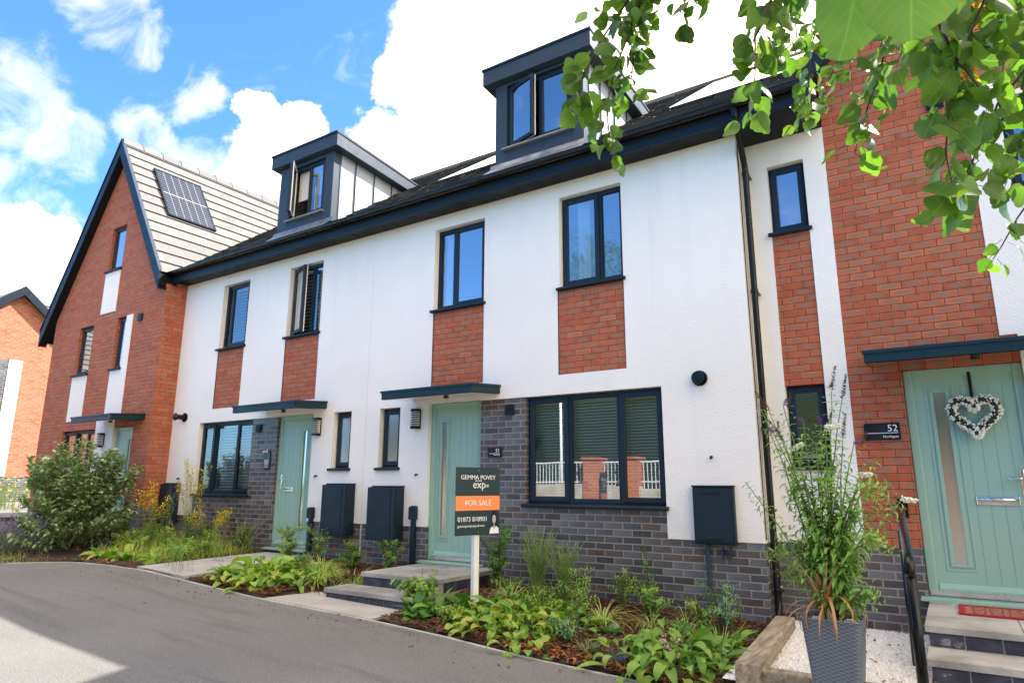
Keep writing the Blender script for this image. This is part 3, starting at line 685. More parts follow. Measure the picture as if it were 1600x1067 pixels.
# main roof, one slope per house
def valley_x(y): return -10.75 + (8.88-roof_z(y))/1.53
PVA = [(1.15, 3.05, 1.2, 3.9)]; PVB = [(-3.05, -1.55, 1.2, 3.9)]
DORM = [(-5.86,-4.44), (-1.03,.39)]
def inside_roof(x0, x1, valley=False):
    def f(p, u, v):
        if p.x < x0 or p.x > x1: return False
        if valley and p.x < valley_x(p.y)-.12: return False
        for a, b in DORM:
            if a < p.x < b and p.y > .12 and p.y < 2.4: return False
        return True
    return f
tiled_slope('roof_tiles', (-11.4, YEAVE-.05, ZEAVE-.036), (1,0,0), VD, 11.4+PARTY, VL+.05, inside_roof(-20, PARTY, True), TILE, h50, tw=.30, gauge=.30)
tiled_slope('roof_tiles', (PARTY, YEAVE-.05, ZEAVE-.036), (1,0,0), VD, 3.14-PARTY, VL+.05, inside_roof(PARTY, 3.2), TILE, h51, tw=.30, gauge=.30)
for hh, a, b in ((h50, -8.45, PARTY), (h51, PARTY+.002, 3.14)):
    s = MB(); s.prism([(a, YEAVE, ZEAVE-.06), (a, YR, ZR-.03), (a, 8.0, roof_z(YR)-.03-(8.0-YR)*.72), (a, 8.0, 5.3), (a, .25, 5.32), (a, YEAVE+.05, ZEAVE-.1)], (b-a, 0, 0)); s.build('roof_structure', SOFFIT, hh)
    rd = MB(); x = a
    while x < b-.01:
        e = min(x+.45, b); rd.prism([(x+.004, YR-.13, ZR-.055), (x+.004, YR-.07, ZR+.055), (x+.004, YR, ZR+.085), (x+.004, YR+.07, ZR+.055), (x+.004, YR+.13, ZR-.055)], (e-x-.008, 0, 0)); x += .45
    rd.build('ridge_tiles', TILE, hh)
s = MB(); s.prism([(-11.3, 1.0, 6.4), (-11.3, YR, ZR-.04), (-11.3, 7.0, ZR-2.0)], (2.8, 0, 0))

def uv_quad(name, pts, mat, parent, thick, n):
    """flat panel with 0..1 UVs on the top face"""
    pts = [Vector(p) for p in pts]; N = (pts[1]-pts[0]).cross(pts[3]-pts[0]).normalized()
    if N.z < 0: N = -N
    base = WLOC[parent.name] if parent else (pts[0]+pts[2])/2
    vs = [p+N*thick for p in pts] + pts
    me = bpy.data.meshes.new(name); me.from_pydata([tuple(v-base) for v in vs], [], [(0,1,2,3),(1,0,4,5),(2,1,5,6),(3,2,6,7),(0,3,7,4)])
    uv = me.uv_layers.new(name='UVMap'); co = [(0,0),(1,0),(1,1),(0,1)]
    for k in range(4): uv.data[k].uv = co[k]
    me.materials.append(mat); o = bpy.data.objects.new(name, me); col.objects.link(o); WLOC[o.name] = Vector(base)
    if parent: o.parent = parent
    else: o.location = base
    return o
def rp(x, y, up_=.03): return Vector((x, y, roof_z(y))) + Vector((0, -SL, 1)).normalized()*up_
for (x0, x1, y0, y1), lab in ((PVA[0], 'dark solar panels on the roof right of the dormer of house 51'), (PVB[0], 'dark solar panels on the roof between the two dormers')):
    t = thing('solar_array', (x0, y0, roof_z(y0)), lab, 'solar array', 'solar panels on the dark roofs')
    nx = 3 if x1-x0 > 1.7 else 2
    for i in range(nx):
        for j in range(2):
            a, b = x0+(x1-x0)*i/nx+.01, x0+(x1-x0)*(i+1)/nx-.01; c, d = y0+(y1-y0)*j/2+.01, y0+(y1-y0)*(j+1)/2-.01
            uv_quad('panel', [rp(a, c), rp(b, c), rp(b, d), rp(a, d)], PVW, t, .03, 0)

# dormers
def dormer(parent, x0, x1, sashopen, blindinfo, wx):
    yf = .05; zb, zt = 5.80, 7.10
    a, b_, s0, s1 = wx                      # window opening
    fr = MB()
    fr.box(x0, a, yf, yf+.14, zb, zt); fr.box(b_, x1, yf, yf+.14, zb, zt); fr.box(a, b_, yf, yf+.14, zb, s0); fr.box(a, b_, yf, yf+.14, s1, zt)
    d = fr.build('dormer', ZINC, parent, bevel=.008)
    # cheeks
    for sx in (x0, x1):
        c = MB(); w = .03 if sx == x0 else -.03; yb = YR-.9
        yb = YEAVE + (zt-ZEAVE)/SL + .15
        c.prism([(sx+w*.2, yf+.141, zt), (sx+w*.2, yf+.141, roof_z(yf+.14)-.05), (sx+w*.2, yb, roof_z(yb)-.05), (sx+w*.2, yb, zt)], (w, 0, 0))
        c.build('cheek', ZINC_L, d)
        se = MB(); k = yf+.16; out = -.022 if sx == x0 else .022
        yy = yf+.50
        while roof_z(yy) < zt-.05:
            se.box(min(sx, sx+out), max(sx, sx+out), yy, yy+.012, roof_z(yy)+.02, zt); yy += .46
            se.build('standing_seam', ZINC, d); se = MB()
        se.box(min(sx, sx+out*.6), max(sx, sx+out*.6), yf+.145, yf+.165, roof_z(.2)+.02, zt)
        se.build('standing_seam', ZINC, d)
    # roof slab with deep fascia, falling slightly to the back
    ov = .165; y0 = yf-.10; yb = 2.35; dz = -.11/2
    zf0, zf1 = zt+.02, zt+.27
    r = MB(); fall = (yb-y0)*.085
    r.prism([(x0-ov, y0, zf0), (x0-ov, y0, zf1), (x0-ov, yb, zf1-fall), (x0-ov, yb, zf0-fall+.04)], (x1-x0+2*ov, 0, 0))
    r.build('dormer_roof', ZINC, d, bevel=.006)
    tr = MB(); tr.box(x0-ov-.012, x1+ov+.012, y0-.014, y0+.02, zf1-.02, zf1+.018)
    for sx in (x0-ov-.012, x1+ov-.008): tr.prism([(sx, y0+.02, zf1-.02), (sx, y0+.02, zf1+.018), (sx, yb, zf1-fall+.018), (sx, yb, zf1-fall-.02)], (.02, 0, 0))
    tr.build('roof_trim', FASCIA, d)
    # window inside the opening (sub-parts of the dormer)
    mx = (a+b_)/2+.01; w = .05; y1 = yf+.05; f = MB()
    frame_bars(f, a+.003, b_-.003, s0+.003, s1-.003, y1, y1+.07, w); f.box(mx-w/2, mx+w/2, y1+.002, y1+.068, s0+w, s1-w); f.build('window_frame', FRAME, d, bevel=.005)
    for i, (p, q) in enumerate(((a+w, mx-w/2), (mx+w/2, b_-w))):
        sb, gb, ib = MB(), MB(), MB(); t0, t1, p2, q2 = s0+w-.02, s1-w+.02, p-.02, q+.02; sw = .05
        frame_bars(sb, p2, q2, t0, t1, y1-.022, y1+.028, sw); frame_bars(ib, p2+.003, q2-.003, t0+.003, t1-.003, y1+.029, y1+.045, sw-.01)
        gb.quad((p2+sw, y1+.002, t0+sw), (q2-sw, y1+.002, t0+sw), (q2-sw, y1+.002, t1-sw), (p2+sw, y1+.002, t1-sw))
        if i == 0:
            M = Matrix.Translation((p2, y1-.02, 0)) @ Matrix.Rotation(R(-sashopen), 4, 'Z') @ Matrix.Translation((-p2, -(y1-.02), 0))
            for qq in (sb, gb, ib): qq.v = [tuple(M @ Vector(v)) for v in qq.v]
        sb.build('sash', FRAME, d, bevel=.005); gb.build('pane', GLASS if blindinfo != 'clear' else GLASS, d)
        ib.build('sash_lining', WPLAST, d)
    sl = MB(); sl.prism([(a-.05, yf+.06, s0+.012), (a-.05, yf-.055, s0-.004), (a-.05, yf-.055, s0-.03), (a-.05, yf+.0, s0-.03)], (b_-a+.1, 0, 0)); sl.build('window_sill', simple('grey_sill', (.22,.22,.21), .5) if 'grey_sill' not in bpy.data.materials else bpy.data.materials['grey_sill'], d)
    if blindinfo == 'roller':
        bl = MB(); bl.box(a+.06, b_-.06, y1+.10, y1+.104, s0+.42, s1-.04); bl.box(a+.06, b_-.06, y1+.094, y1+.112, s0+.40, s0+.43); bl.build('roller_blind', BLIND, d)
    # lead apron down to the tiles
    ap = MB(); n = 14
    for i in range(n+1):
        x = x0-.07+(x1-x0+.14)*i/n; ap.v += [(x, yf-.006, zb+.06), (x, yf-.03, zb-.012+random.uniform(-.004,.004)), (x, yf-.26+random.uniform(-.012,.012), roof_z(yf-.26)+.045)]
    for i in range(n):
        q = 3*i; ap.f += [(q, q+3, q+4, q+1), (q+1, q+4, q+5, q+2)]
    ap.build('lead_apron', LEAD, d)
    return d
dormer(h50, -5.86, -4.44, 47, 'roller', (-5.56, -4.66, 6.04, 7.04))
dormer(h51, -1.03, .39, 17, 'clear', (-.84, .20, 6.07, 7.06))
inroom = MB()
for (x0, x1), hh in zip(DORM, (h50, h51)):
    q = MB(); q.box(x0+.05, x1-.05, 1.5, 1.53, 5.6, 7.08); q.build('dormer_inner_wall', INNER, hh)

# recess at the right end of house 51
zone('recess_wall', [(2.3, 3.15, .87, 5.283)], [(2.54,2.93,4.17,4.97), (2.54,2.93,2.46,4.17), (2.54,2.93,1.62,2.46)], .35-.012, .55, WHITE, h51)
zone('recess_plinth', [(2.3, 3.15, -.3, .87)], [], .35, .55, GREY, h51)
zone('brick_panel', [(2.54,2.93,2.46,4.17)], [], .35, .5, RED, h51)
b = MB(); b.box(2.24, 2.3, .221, .36, .87, 5.283); b.build('return_wall', WHITE, h51)
b = MB(); b.box(2.24, 2.2995, .221, .36, -.3, .868); b.build('return_plinth', GREY, h51)
window(h51, 2.54,2.93,4.17,4.97, .35, sash=(0,), w=.05)
window(h51, 2.54,2.93,1.62,2.46, .35, sash=(0,), w=.05, glass=GLASS_D)
house_shell(h51, 2.31, 3.14, .56, 7.6, 5.5)

# downpipe
dp = MB(); dp.tube([(2.395,-.37,5.40),(2.395,-.37,5.30),(2.40,-.34,5.24),(2.355,.10,4.98),(2.355,.13,4.90),(2.355,.13,.34),(2.355,.12,.25),(2.37,.05,.17),(2.38,-.02,.13)], .034, 12)
dpo = dp.build('downpipe', BLACKP, h51, smooth=True)
cl = MB()
for z in (4.86, 3.48, 2.0, .40): cl = MB(); cl.tube([(2.355,.13,z-.02),(2.355,.13,z+.02)], .040, 12); cl.box(2.33,2.38,.135,.32,z-.012,z+.012); cl.build('pipe_clip', BLACKP, dpo)
cl = MB(); cl.tube([(2.395,-.37,5.41),(2.395,-.37,5.28)], .042, 12); cl.build('pipe_clip', BLACKP, dpo)
cb = MB(); cb.tube([(2.312,.02,.9),(2.314,.02,2.2),(2.310,.02,3.5),(2.312,.02,5.2)], .006, 5); cb.build('cable', BLACKP, h51)
b = MB(); b.box(2.285,2.303,-.016,.0,.87,5.28)

# ------------------------------------------------------------------ house 52, brick, right
h52 = thing('brick_house', (5.4, .35, .1), 'tall red brick house numbered 52 with the wreathed door, at the right', 'house', 'brick houses')
Y2 = .35
D52 = (3.62, 4.56, .45, 2.53); W52 = (4.70, 5.55, 4.15, 5.10)
WH52 = [(4.43, 5.6, 2.78, 5.15), (4.56, 5.6, .87, 2.78)]
zone('grey_brick_plinth', [(3.15, 7.8, -.4, .87)], [D52], Y2, Y2+.2, GREY, h52)
zone('wall', [(3.15, 7.8, .87, 5.9)], [D52, W52]+WH52, Y2, Y2+.2, RED, h52)
[zone('render_panel', [q_], [D52, W52], Y2-.012, Y2+.2, WHITE, h52) for q_ in WH52]
g = MB(); xc, zf, za = 5.475, 5.9, 8.3
g.prism([(3.15, Y2, zf), (7.8, Y2, zf), (xc, Y2, za)], (0, .2, 0)); g.build('gable_wall', RED, h52)
house_shell(h52, 3.16, 7.79, Y2+.21, 8.2, 5.9, floors=(2.7, 5.5))
k52 = (za-zf)/(xc-3.15)
for sgn in (-1, 1):
    xe = xc+sgn*(xc-3.15+.10); r = MB()
    e0 = Vector((xe, Y2-.12, za-k52*abs(xe-xc)+.06)); a0 = Vector((xc, Y2-.12, za+.06))
    r.prism([e0, a0, a0+Vector((0,0,.16)), e0+Vector((0,0,.16))], (0, 8.4, 0)); r.build('roof', TILE_L, h52)
    r = MB(); r.prism([e0+Vector((0,-.03,-.10)), a0+Vector((0,-.03,-.10)), a0+Vector((0,-.03,.18)), e0+Vector((0,-.03,.18))], (0, .03, 0)); r.build('barge_board', FASCIA, h52)
window(h52, *W52, Y2, mull=(5.12,), sash=(0,), glass=GLASS)
door(h52, *D52, Y2, (3.83,3.975,.72,2.32), hinge='l', glass=GLASS_F, letter=(4.08,4.40,1.30), sillout=.10)
canopy(h52, 3.36, 4.86, Y2, 2.68)
b = MB(); b.box(4.18,4.30,Y2-.02,Y2,4.98,5.12)
vb = MB(); vb.box(4.12,4.27,Y2-.03,Y2,5.16,5.29)
for k in range(5): vb.box(4.13,4.26,Y2-.036,Y2-.03,5.175+k*.022,5.183+k*.022)
vb.build('air_vent', FRAME, h52)

# ------------------------------------------------------------------ house 49, brick gable, left
h49 = thing('brick_house', (-10.75, -.42, .45), 'steep gabled red brick house with pale grey roof, left of the white terrace', 'house', 'brick houses')
Y9 = -.42; XC, ZA = -10.75, 8.62; KS = 1.50; XR, XL = -8.45, -13.05
zk = ZA - KS*(XR-XC)
H9 = [(-11.82,-11.20,3.70,4.76), (-10.22,-9.84,3.70,4.78), (-11.94,-10.50,1.25,2.50), (-9.78,-9.07,.52,2.50)]
WH9 = [(-11.84,-11.20,2.70,3.70), (-10.24,-9.60,2.70,3.70), (-9.84,-9.60,3.70,4.78), (-10.50,-9.78,.98,2.64), (-10.98,-10.36,4.95,zk)]
WH9 = WH9[:4] + [(-10.98,-10.36,4.95,5.17)]
zone('grey_brick_plinth', [(XL, XR, -.2, .98)], H9, Y9, Y9+.2, GREY, h49)
zone('wall', [(XL, XR, .98, zk)], H9+WH9, Y9, Y9+.2, RED, h49)
zone('render_panel', WH9[0:1], H9, Y9-.012, Y9+.2, WHITE, h49); zone('render_panel', WH9[1:3], H9, Y9-.012, Y9+.2, WHITE, h49); zone('render_panel', WH9[3:4], H9, Y9-.012, Y9+.2, WHITE, h49); zone('render_panel', WH9[4:5], H9, Y9-.012, Y9+.2, WHITE, h49)
def gable(parent, mat, y, th, z0, za, xc, k, holes, name='gable_wall'):
    b = MB(); xl = lambda z: xc-(za-z)/k; xr = lambda z: xc+(za-z)/k
    zs = sorted({z0, za} | {h[2] for h in holes} | {h[3] for h in holes}); zs = [z for z in zs if z0 <= z <= za]
    for z, w in zip(zs, zs[1:]):
        hh = [h for h in holes if h[2] <= z+1e-6 and h[3] >= w-1e-6]
        segs = [(xl(z), xl(w)), (xr(z), xr(w))]
        if hh:
            h = hh[0]; b.prism([(xl(z),y,z),(h[0],y,z),(h[0],y,w),(xl(w),y,w)], (0,th,0)); b.prism([(h[1],y,z),(xr(z),y,z),(xr(w),y,w),(h[1],y,w)], (0,th,0))
        elif w >= za-1e-6: b.prism([(xl(z),y,z),(xr(z),y,z),(xc,y,w)], (0,th,0))
        else: b.prism([(xl(z),y,z),(xr(z),y,z),(xr(w),y,w),(xl(w),y,w)], (0,th,0))
    return b.build(name, mat, parent)
AW = (-10.94,-10.36,5.90,6.90)
gable(h49, RED, Y9, .2, zk, ZA, XC, KS, [AW, (-10.98,-10.36,zk,5.90)])
b = MB(); b.box(-10.98,-10.36,Y9-.012,Y9+.19,zk,5.90); b.build('render_panel', WHITE, h49)
b = MB(); b.box(XR-.2, XR, Y9+.2, -.013, .98, 5.3); b.box(XR-.2, XR, -.013, .3, 4.9, 5.35); b.build('side_wall', RED, h49)
b = MB(); b.box(XR-.2, XR-.0005, Y9+.2, -.001, -.2, .979); b.build('side_plinth', GREY, h49)
house_shell(h49, XL+.01, XR-.21, Y9+.22, 8.0, 5.1, floors=(2.7, 5.3))
KR = 1.53; ZT = 8.88
def r49(x, y, up_=0):
    n = Vector((KR if x > XC else -KR, 0, 1)).normalized(); return Vector((x, y, ZT-KR*abs(x-XC))) + n*up_
VD9 = Vector((-1, 0, KR)).normalized(); XE = -8.50
tiled_slope('roof_tiles', (XE, Y9-.15, ZT-KR*(XE-XC)), (0,1,0), VD9, 8.6, (XE-XC)*math.hypot(1,KR), lambda p, u, v: p.y < .3 or p.x < valley_x(p.y)+.3 , TILE_L, h49, tw=.34, gauge=.305, lift=.03, th=.02, jit=.0015)
VD9b = Vector((1, 0, KR)).normalized()
tiled_slope('roof_tiles', (-13.38, Y9-.15, ZT-KR*(13.38+XC)), (0,1,0), VD9b, 8.6, (13.38+XC)*math.hypot(1,KR), lambda p, u, v: True, TILE_L, h49, tw=.34, gauge=.305, lift=.03, th=.02)
s = MB()
s.prism([(XC, Y9-.14, ZT-.03), (XE, Y9-.14, ZT-.03-KR*(XE-XC)), (XE, Y9-.14, ZT-.26-KR*(XE-XC)), (XC, Y9-.14, ZT-.28)], (0, 8.5, 0))
s.prism([(XC, Y9-.14, ZT-.03), (-13.38, Y9-.14, ZT-.03-KR*(13.38+XC)), (-13.38, Y9-.14, ZT-.26-KR*(13.38+XC)), (XC, Y9-.14, ZT-.28)], (0, 8.5, 0)); s.build('roof_structure', SOFFIT, h49)
rd = MB(); y = Y9-.16
while y < 8.0: rd.prism([(XC-.10, y, ZT-.07), (XC-.05, y, ZT+.075), (XC+.05, y, ZT+.075), (XC+.10, y, ZT-.07)], (0, .435, 0)); rd.box(XC-.06, XC+.06, y+.40, y+.44, ZT+.06, ZT+.095); y += .45
rd.build('ridge_tiles', TILE_L, h49)
for xe in (XE+.01, -13.40):
    q = MB(); zz = ZT-KR*abs(xe-XC)
    q.prism([(xe, Y9-.17, zz-.33), (XC, Y9-.17, ZT-.33), (XC, Y9-.17, ZT+.05), (xe, Y9-.17, zz+.05)], (0, .028, 0))
    q.build('barge_board', FASCIA, h49)
    q = MB(); q.prism([(xe, Y9-.14, zz-.32), (XC, Y9-.14, ZT-.32), (XC, Y9-.14, ZT-.295), (xe, Y9-.14, zz-.295)], (0, .14, 0)); q.build('rake_soffit', SOFFIT, h49)
    q = MB(); q.prism([(xe, Y9-.185, zz+.02), (XC, Y9-.185, ZT+.02), (XC, Y9-.185, ZT+.065), (xe, Y9-.185, zz+.065)], (0, .07, 0)); q.build('verge_trim', FASCIA if xe < XC else ZINC, h49)
window(h49, *AW, Y9, sash=(0,), w=.05, glass=GLASS)
window(h49, *H9[0], Y9, sash=(0,), w=.05, blind=('fine', .03, BLINDG)); window(h49, *H9[1], Y9, sash=(0,), w=.05, curtain=((-10.2,-9.9),))
window(h49, *H9[2], Y9, mull=(-11.4,-10.95), sash=(0,2), glass=GLASS_L, curtain=((-11.9,-11.6),(-11.3,-11.05),(-10.9,-10.6)))
door(h49, *H9[3], Y9, (-9.32,-9.21,.8,2.28), hinge='r', glass=GLASS_F, letter=(-9.6,-9.42,1.36))
canopy(h49, -10.19,-8.69, Y9, 2.70)
vb = MB(); vb.box(-9.36,-9.22,Y9-.04,Y9,4.60,4.74); vb.build('air_vent', FRAME, h49)
t = thing('solar_module', (-9.95, .5, 7.4), 'framed solar panel set into the pale roof of the brick gable house', 'solar panel')
pts = [r49(-9.53,-.02,.04), r49(-9.53,1.06,.04), r49(-10.37,1.06,.04), r49(-10.37,-.02,.04)]
uv_quad('cell_sheet', pts, PV, t, .035, 0)
ft = MB()
for a, c in ((0,1),(1,2),(2,3),(3,0)):
    p, q = pts[a], pts[c]; mid = (p+q)/2; N9 = Vector((KR,0,1)).normalized(); d = (q-p); ft.obox(mid+N9*.02, d/2*1.03, d.normalized().cross(N9)*.018, N9*.022)
ft.build('panel_frame', FASCIA, t)

# ------------------------------------------------------------------ far house at the end of the street, faces +x
fh = thing('brick_house', (-22, 0, .8), 'sunlit orange brick house at the far left end of the street', 'house', 'brick houses')
XF = -22.0
def xzone(name, rects, holes, xf, xb, mat, parent):
    b = MB()
    ys = sorted({v for r in rects+holes for v in r[:2]}); zs = sorted({v for r in rects+holes for v in r[2:]})
    for y0, y1 in zip(ys, ys[1:]):
        for z0, z1 in zip(zs, zs[1:]):
            y, z = (y0+y1)/2, (z0+z1)/2
            if any(r[0]<y<r[1] and r[2]<z<r[3] for r in rects) and not any(r[0]<y<r[1] and r[2]<z<r[3] for r in holes): b.box(xb, xf, y0, y1, z0, z1)
    return b.build(name, mat, parent)
FW = [(.1,1.60,3.86,4.86), (.1,1.55,1.75,2.9)]
xzone('wall', [(-6,9,1.63,5.25)], [(-.4,2.25,1.63,5.45)], XF, XF-.3, ORANGE, fh)
xzone('grey_brick_panel', [(-.4,1.86,1.63,5.25)], FW, XF, XF-.3, GREY, fh)
xzone('render_panel', [(1.86,2.25,1.63,5.45)], [], XF+.02, XF-.3, WHITE, fh)
xzone('plinth', [(-6,9,.3,1.63)], [], XF+.003, XF-.3, GREY, fh)
b = MB(); b.prism([(XF,-1.0,5.25),(XF,-.4,5.25),(XF,-.4,5.45),(XF,1.86,5.45),(XF,1.86,5.4501),(XF,2.25,5.4501),(XF,2.25,5.25),(XF,4.8,5.25),(XF,1.9,7.75)], (-.3,0,0)); b.build('gable_wall', ORANGE, fh)
b = MB(); b.box(XF-.3,XF,-.4,1.86,5.2501,5.4499); b.build('grey_brick_panel', GREY, fh)
for y0, y1, z0, z1 in FW:
    f = MB(); w = .07
    f.box(XF-.12,XF-.05,y0,y0+w,z0,z1); f.box(XF-.12,XF-.05,y1-w,y1,z0,z1); f.box(XF-.12,XF-.05,y0+w,y1-w,z0,z0+w); f.box(XF-.12,XF-.05,y0+w,y1-w,z1-w,z1); f.box(XF-.12,XF-.05,(y0+y1)/2-.04,(y0+y1)/2+.04,z0+w,z1-w)
    f.box(XF-.1,XF+.05,y0-.05,y1+.05,z0-.05,z0)
    wo_ = f.build('window', FRAME, fh); p = MB(); p.quad((XF-.09,y0,z0),(XF-.09,y1,z0),(XF-.09,y1,z1),(XF-.09,y0,z1)); p.build('pane', GLASS, wo_)
    cc = MB(); cc.box(XF-.32,XF-.31,y1-.6,y1-.05,z0,z1); cc.build('curtain', CURTAIN, wo_)
b = MB(); b.prism([(XF-.2,4.95,5.15),(XF-.2,1.9,7.78),(XF-.2,-1.15,5.15)], (-5,0,0)); b.box(XF-7,XF-.31,-6,9,.3,5.2); b.build('inner_wall', INNER, fh)
for sg in (-1, 1):
    r = MB(); e = Vector((XF+.25, 1.9+sg*3.1, 5.13)); a = Vector((XF+.25, 1.9, 7.82)); d = Vector((0,0,.14)); r.prism([e, a, a+d, e+d], (-5.5,0,0)); r.build('roof', TILE_L, fh)
    r = MB(); d = Vector((0,0,.32)); o = Vector((.03,0,-.16)); r.prism([e+o, a+o, a+o+d, e+o+d], (-.03,0,0)); r.build('barge_board', FASCIA, fh)
FVD = Vector((-1,0,.85)).normalized()
tiled_slope('roof_tiles', (XF+.2,-6.1,5.2), (0,1,0), FVD, 15.2, 5.0, lambda p,u,v: abs(p.y-1.9) > 2.9 or p.z > 7.84-abs(p.y-1.9)*.87, TILE_L, fh, tw=.6, gauge=.36, lift=.04)
r = MB(); r.prism([(XF-.32,-6.1,5.5),(XF-3.6,-6.1,8.36),(XF-7.3,-6.1,5.12)], (0,15.2,0)); r.build('roof_structure', SOFFIT, fh)

# ------------------------------------------------------------------ wall-mounted things
def meter_box(x0, x1, z0, z1, y, dep, label, flat=False):
    t = thing('meter_box', ((x0+x1)/2, y, z0), label, 'meter box', 'grey meter boxes on the house fronts')
    b = MB(); b.box(x0, x1, y-dep+.03, y, z0, z1); b.build('cabinet', FRAME, t, bevel=.012)
    d = MB()
    if flat:
        d.box(x0+.025, x1-.025, y-dep+.012, y-dep+.03, z0+.03, z1-.03)
        for zz in (z0+.055, z1-.06): d.box(x0+.11, x1-.13, y-dep-.004, y-dep+.012, zz, zz+.014)
        d.tube([(x0+.055, y-dep+.012, (z0+z1)/2), (x0+.055, y-dep+.004, (z0+z1)/2)], .008, 8)
        for zz in (z0+.09, z1-.12): d.box(x1-.03, x1-.015, y-dep+.004, y-dep+.02, zz, zz+.04)
    else:
        d.box(x0+.004, x1-.075, y-dep, y-dep+.029, z0+.004, z1-.004); d.box(x1-.072, x1-.004, y-dep+.004, y-dep+.029, z0+.004, z1-.004)
    d.build('cabinet_door', FRAME, t, bevel=.008)
    c = MB(); c.box(x0+.06 if not flat else x0-.004, x1+.006, y-dep+.02, y, z1, z1+.018); c.build('top_cap', FRAME, t, bevel=.005)
    return t
meter_box(-3.92,-3.42,.70,1.42,-.012,.20,'grey meter box under the small window nearest the door of house 50')
meter_box(-2.98,-2.46,.67,1.39,-.012,.20,'grey meter box under the small window nearest the door of house 51')
mt = meter_box(1.62,2.045,.84,1.41,-.012,.10,'grey meter box right of the big window of house 51, above a pipe', flat=True)
p = MB(); p.tube([(1.74,-.035,.86),(1.74,-.035,.16)], .019, 8); p.tube([(1.74,-.035,.47),(1.74,-.035,.44)], .025, 8); p.box(1.88,1.98,-.055,-.002,.72,.74); p.box(1.885,1.895,-.05,-.002,.74,.80); p.box(1.965,1.975,-.05,-.002,.74,.83)
p.build('service_pipe', ZINC, mt)
mz = meter_box(-8.35,-7.95,.70,1.42,-.012,.16,'grey meter box at the far left of house 50, half behind tall weeds')
def riser(x, z0, z1, zg, label):
    t = thing('cable_riser', (x, -.012, zg), label, 'cable riser', 'slim cable risers beside the doors')
    b = MB(); b.box(x-.055, x+.055, -.085, -.012, z0, z1); b.box(x-.035,x+.04,-.075,-.012,z1,z1+.012); b.build('junction_box', FRAME, t, bevel=.008)
    b = MB(); b.box(x-.03, x+.03, -.062, -.002, zg, z0); b.build('cable_cover', FRAME, t, bevel=.004)
riser(-4.32, .92, 1.07, .28, 'slim anthracite cable riser on the wall just right of the door of house 50')
riser(-2.26, .96, 1.13, .28, 'slim anthracite cable riser on the wall just left of the door of house 51')

def wall_light(x, y, z, label):
    t = thing('wall_light', (x, y, z), label, 'wall light', 'louvred wall lights by the doors')
    b = MB(); b.box(x-.055, x+.055, y-.02, y, z-.14, z+.14); b.box(x-.055, x+.055, y-.10, y-.0201, z+.10, z+.14); b.box(x-.055, x+.055, y-.10, y-.0201, z-.14, z-.10); b.build('lamp_body', BLACKP, t, bevel=.004)
    l = MB()
    for k in range(6):
        zz = z-.085+k*.032; l.box(x-.052, x+.052, y-.098, y-.0402, zz, zz+.012)
    l.build('louvre', BLACKP, t)
    g = MB(); g.box(x-.045, x+.045, y-.075, y-.0205, z-.099, z+.099); g.build('diffuser', simple('frosted_diffuser', (.62,.62,.58), .4) if 'frosted_diffuser' not in bpy.data.materials else bpy.data.materials['frosted_diffuser'], t)
wall_light(-4.30, -.012, 2.30, 'black louvred wall light right of the door of house 50, under the canopy end')
wall_light(-2.26, -.012, 2.32, 'black louvred wall light left of the door of house 51, under the canopy')
wall_light(-10.14, Y9-.012, 2.26, 'black louvred wall light on the white strip left of the brick gable house door')

def flue(x, z, label, pr=.2):
    t = thing('boiler_flue', (x, -.012, z), label, 'flue', 'round black flue outlets')
    b = MB(); b.tube([(x,-.012,z),(x,-.03,z)], .085, 20); b.build('wall_plate', BLACKP, t)
    b = MB(); b.tube([(x,-.03,z),(x,-pr+.04,z)], .048, 16); b.tube([(x,-pr+.045,z),(x,-pr,z)], [.048,.072], 20); b.tube([(x,-pr,z),(x,-pr-.012,z)], [.072,.066], 20); b.build('terminal', BLACKP, t, smooth=False)
flue(1.75, 2.56, 'round black boiler flue on the white wall right of the big window of house 51', .085)
flue(-8.05, 2.64, 'black boiler flue sticking out of the white wall left of house 50 big window')

def plate(x, y, z, w, h, num, sub, label, mat=PLAQUE, layout='line'):
    t = thing('house_number_sign', (x, y, z), label, 'sign', 'house number signs')
    b = MB(); b.box(x-w/2, x+w/2, y-.022, y, z-h/2, z+h/2); b.build('plate', mat, t, bevel=.003)
    yy = y-.0225; X = (1,0,0); Yv = (0,0,1)
    if layout == 'line':
        text_mesh(num, h*.55, LETTER, t, (x+w/2-.02, yy, z+.0), X, Yv, 'numerals', 'RIGHT')
        l = MB(); l.box(x-w/2+.025, x+w/2-.02, yy-.003, yy, z-.018, z-.013); l.build('rule', LETTER, t)
        text_mesh(sub, h*.19, LETTER, t, (x+w/2-.02, yy, z-h/2+.022), X, Yv, 'street_name', 'RIGHT')
    else:
        text_mesh(num, w*.72, LETTER, t, (x, yy, z-.06), X, Yv, 'numerals', 'CENTER')
        l = MB(); l.box(x-w*.36, x+w*.36, yy-.003, yy, z-.080, z-.075); l.build('rule', LETTER, t)
        text_mesh(sub, w*.16, LETTER, t, (x, yy, z-.11), X, Yv, 'street_name', 'CENTER')
    return t
plate(3.40, Y2, 1.945, .31, .165, '52', 'Northgate', 'black plate reading 52 Northgate on red brick left of the wreathed door')
plate(-.945, 0, 1.83, .21, .12, '51', 'Northgate', 'small grey plate numbered 51 on the grey brick above the for sale board')
t50 = plate(-5.52, 0, 1.80, .155, .27, '50', 'Northgate', 'upright dark plate numbered 50 on grey brick left of its door', layout='stack')
b = MB(); b.prism([(-5.62,-.024,1.965),(-5.55,-.024,1.955),(-5.50,-.024,1.985),(-5.50,-.024,1.925),(-5.555,-.024,1.94),(-5.62,-.024,1.925)], (0,-.006,0)); b.build('emblem', simple('cream_emblem', (.62,.60,.50), .5), t50)
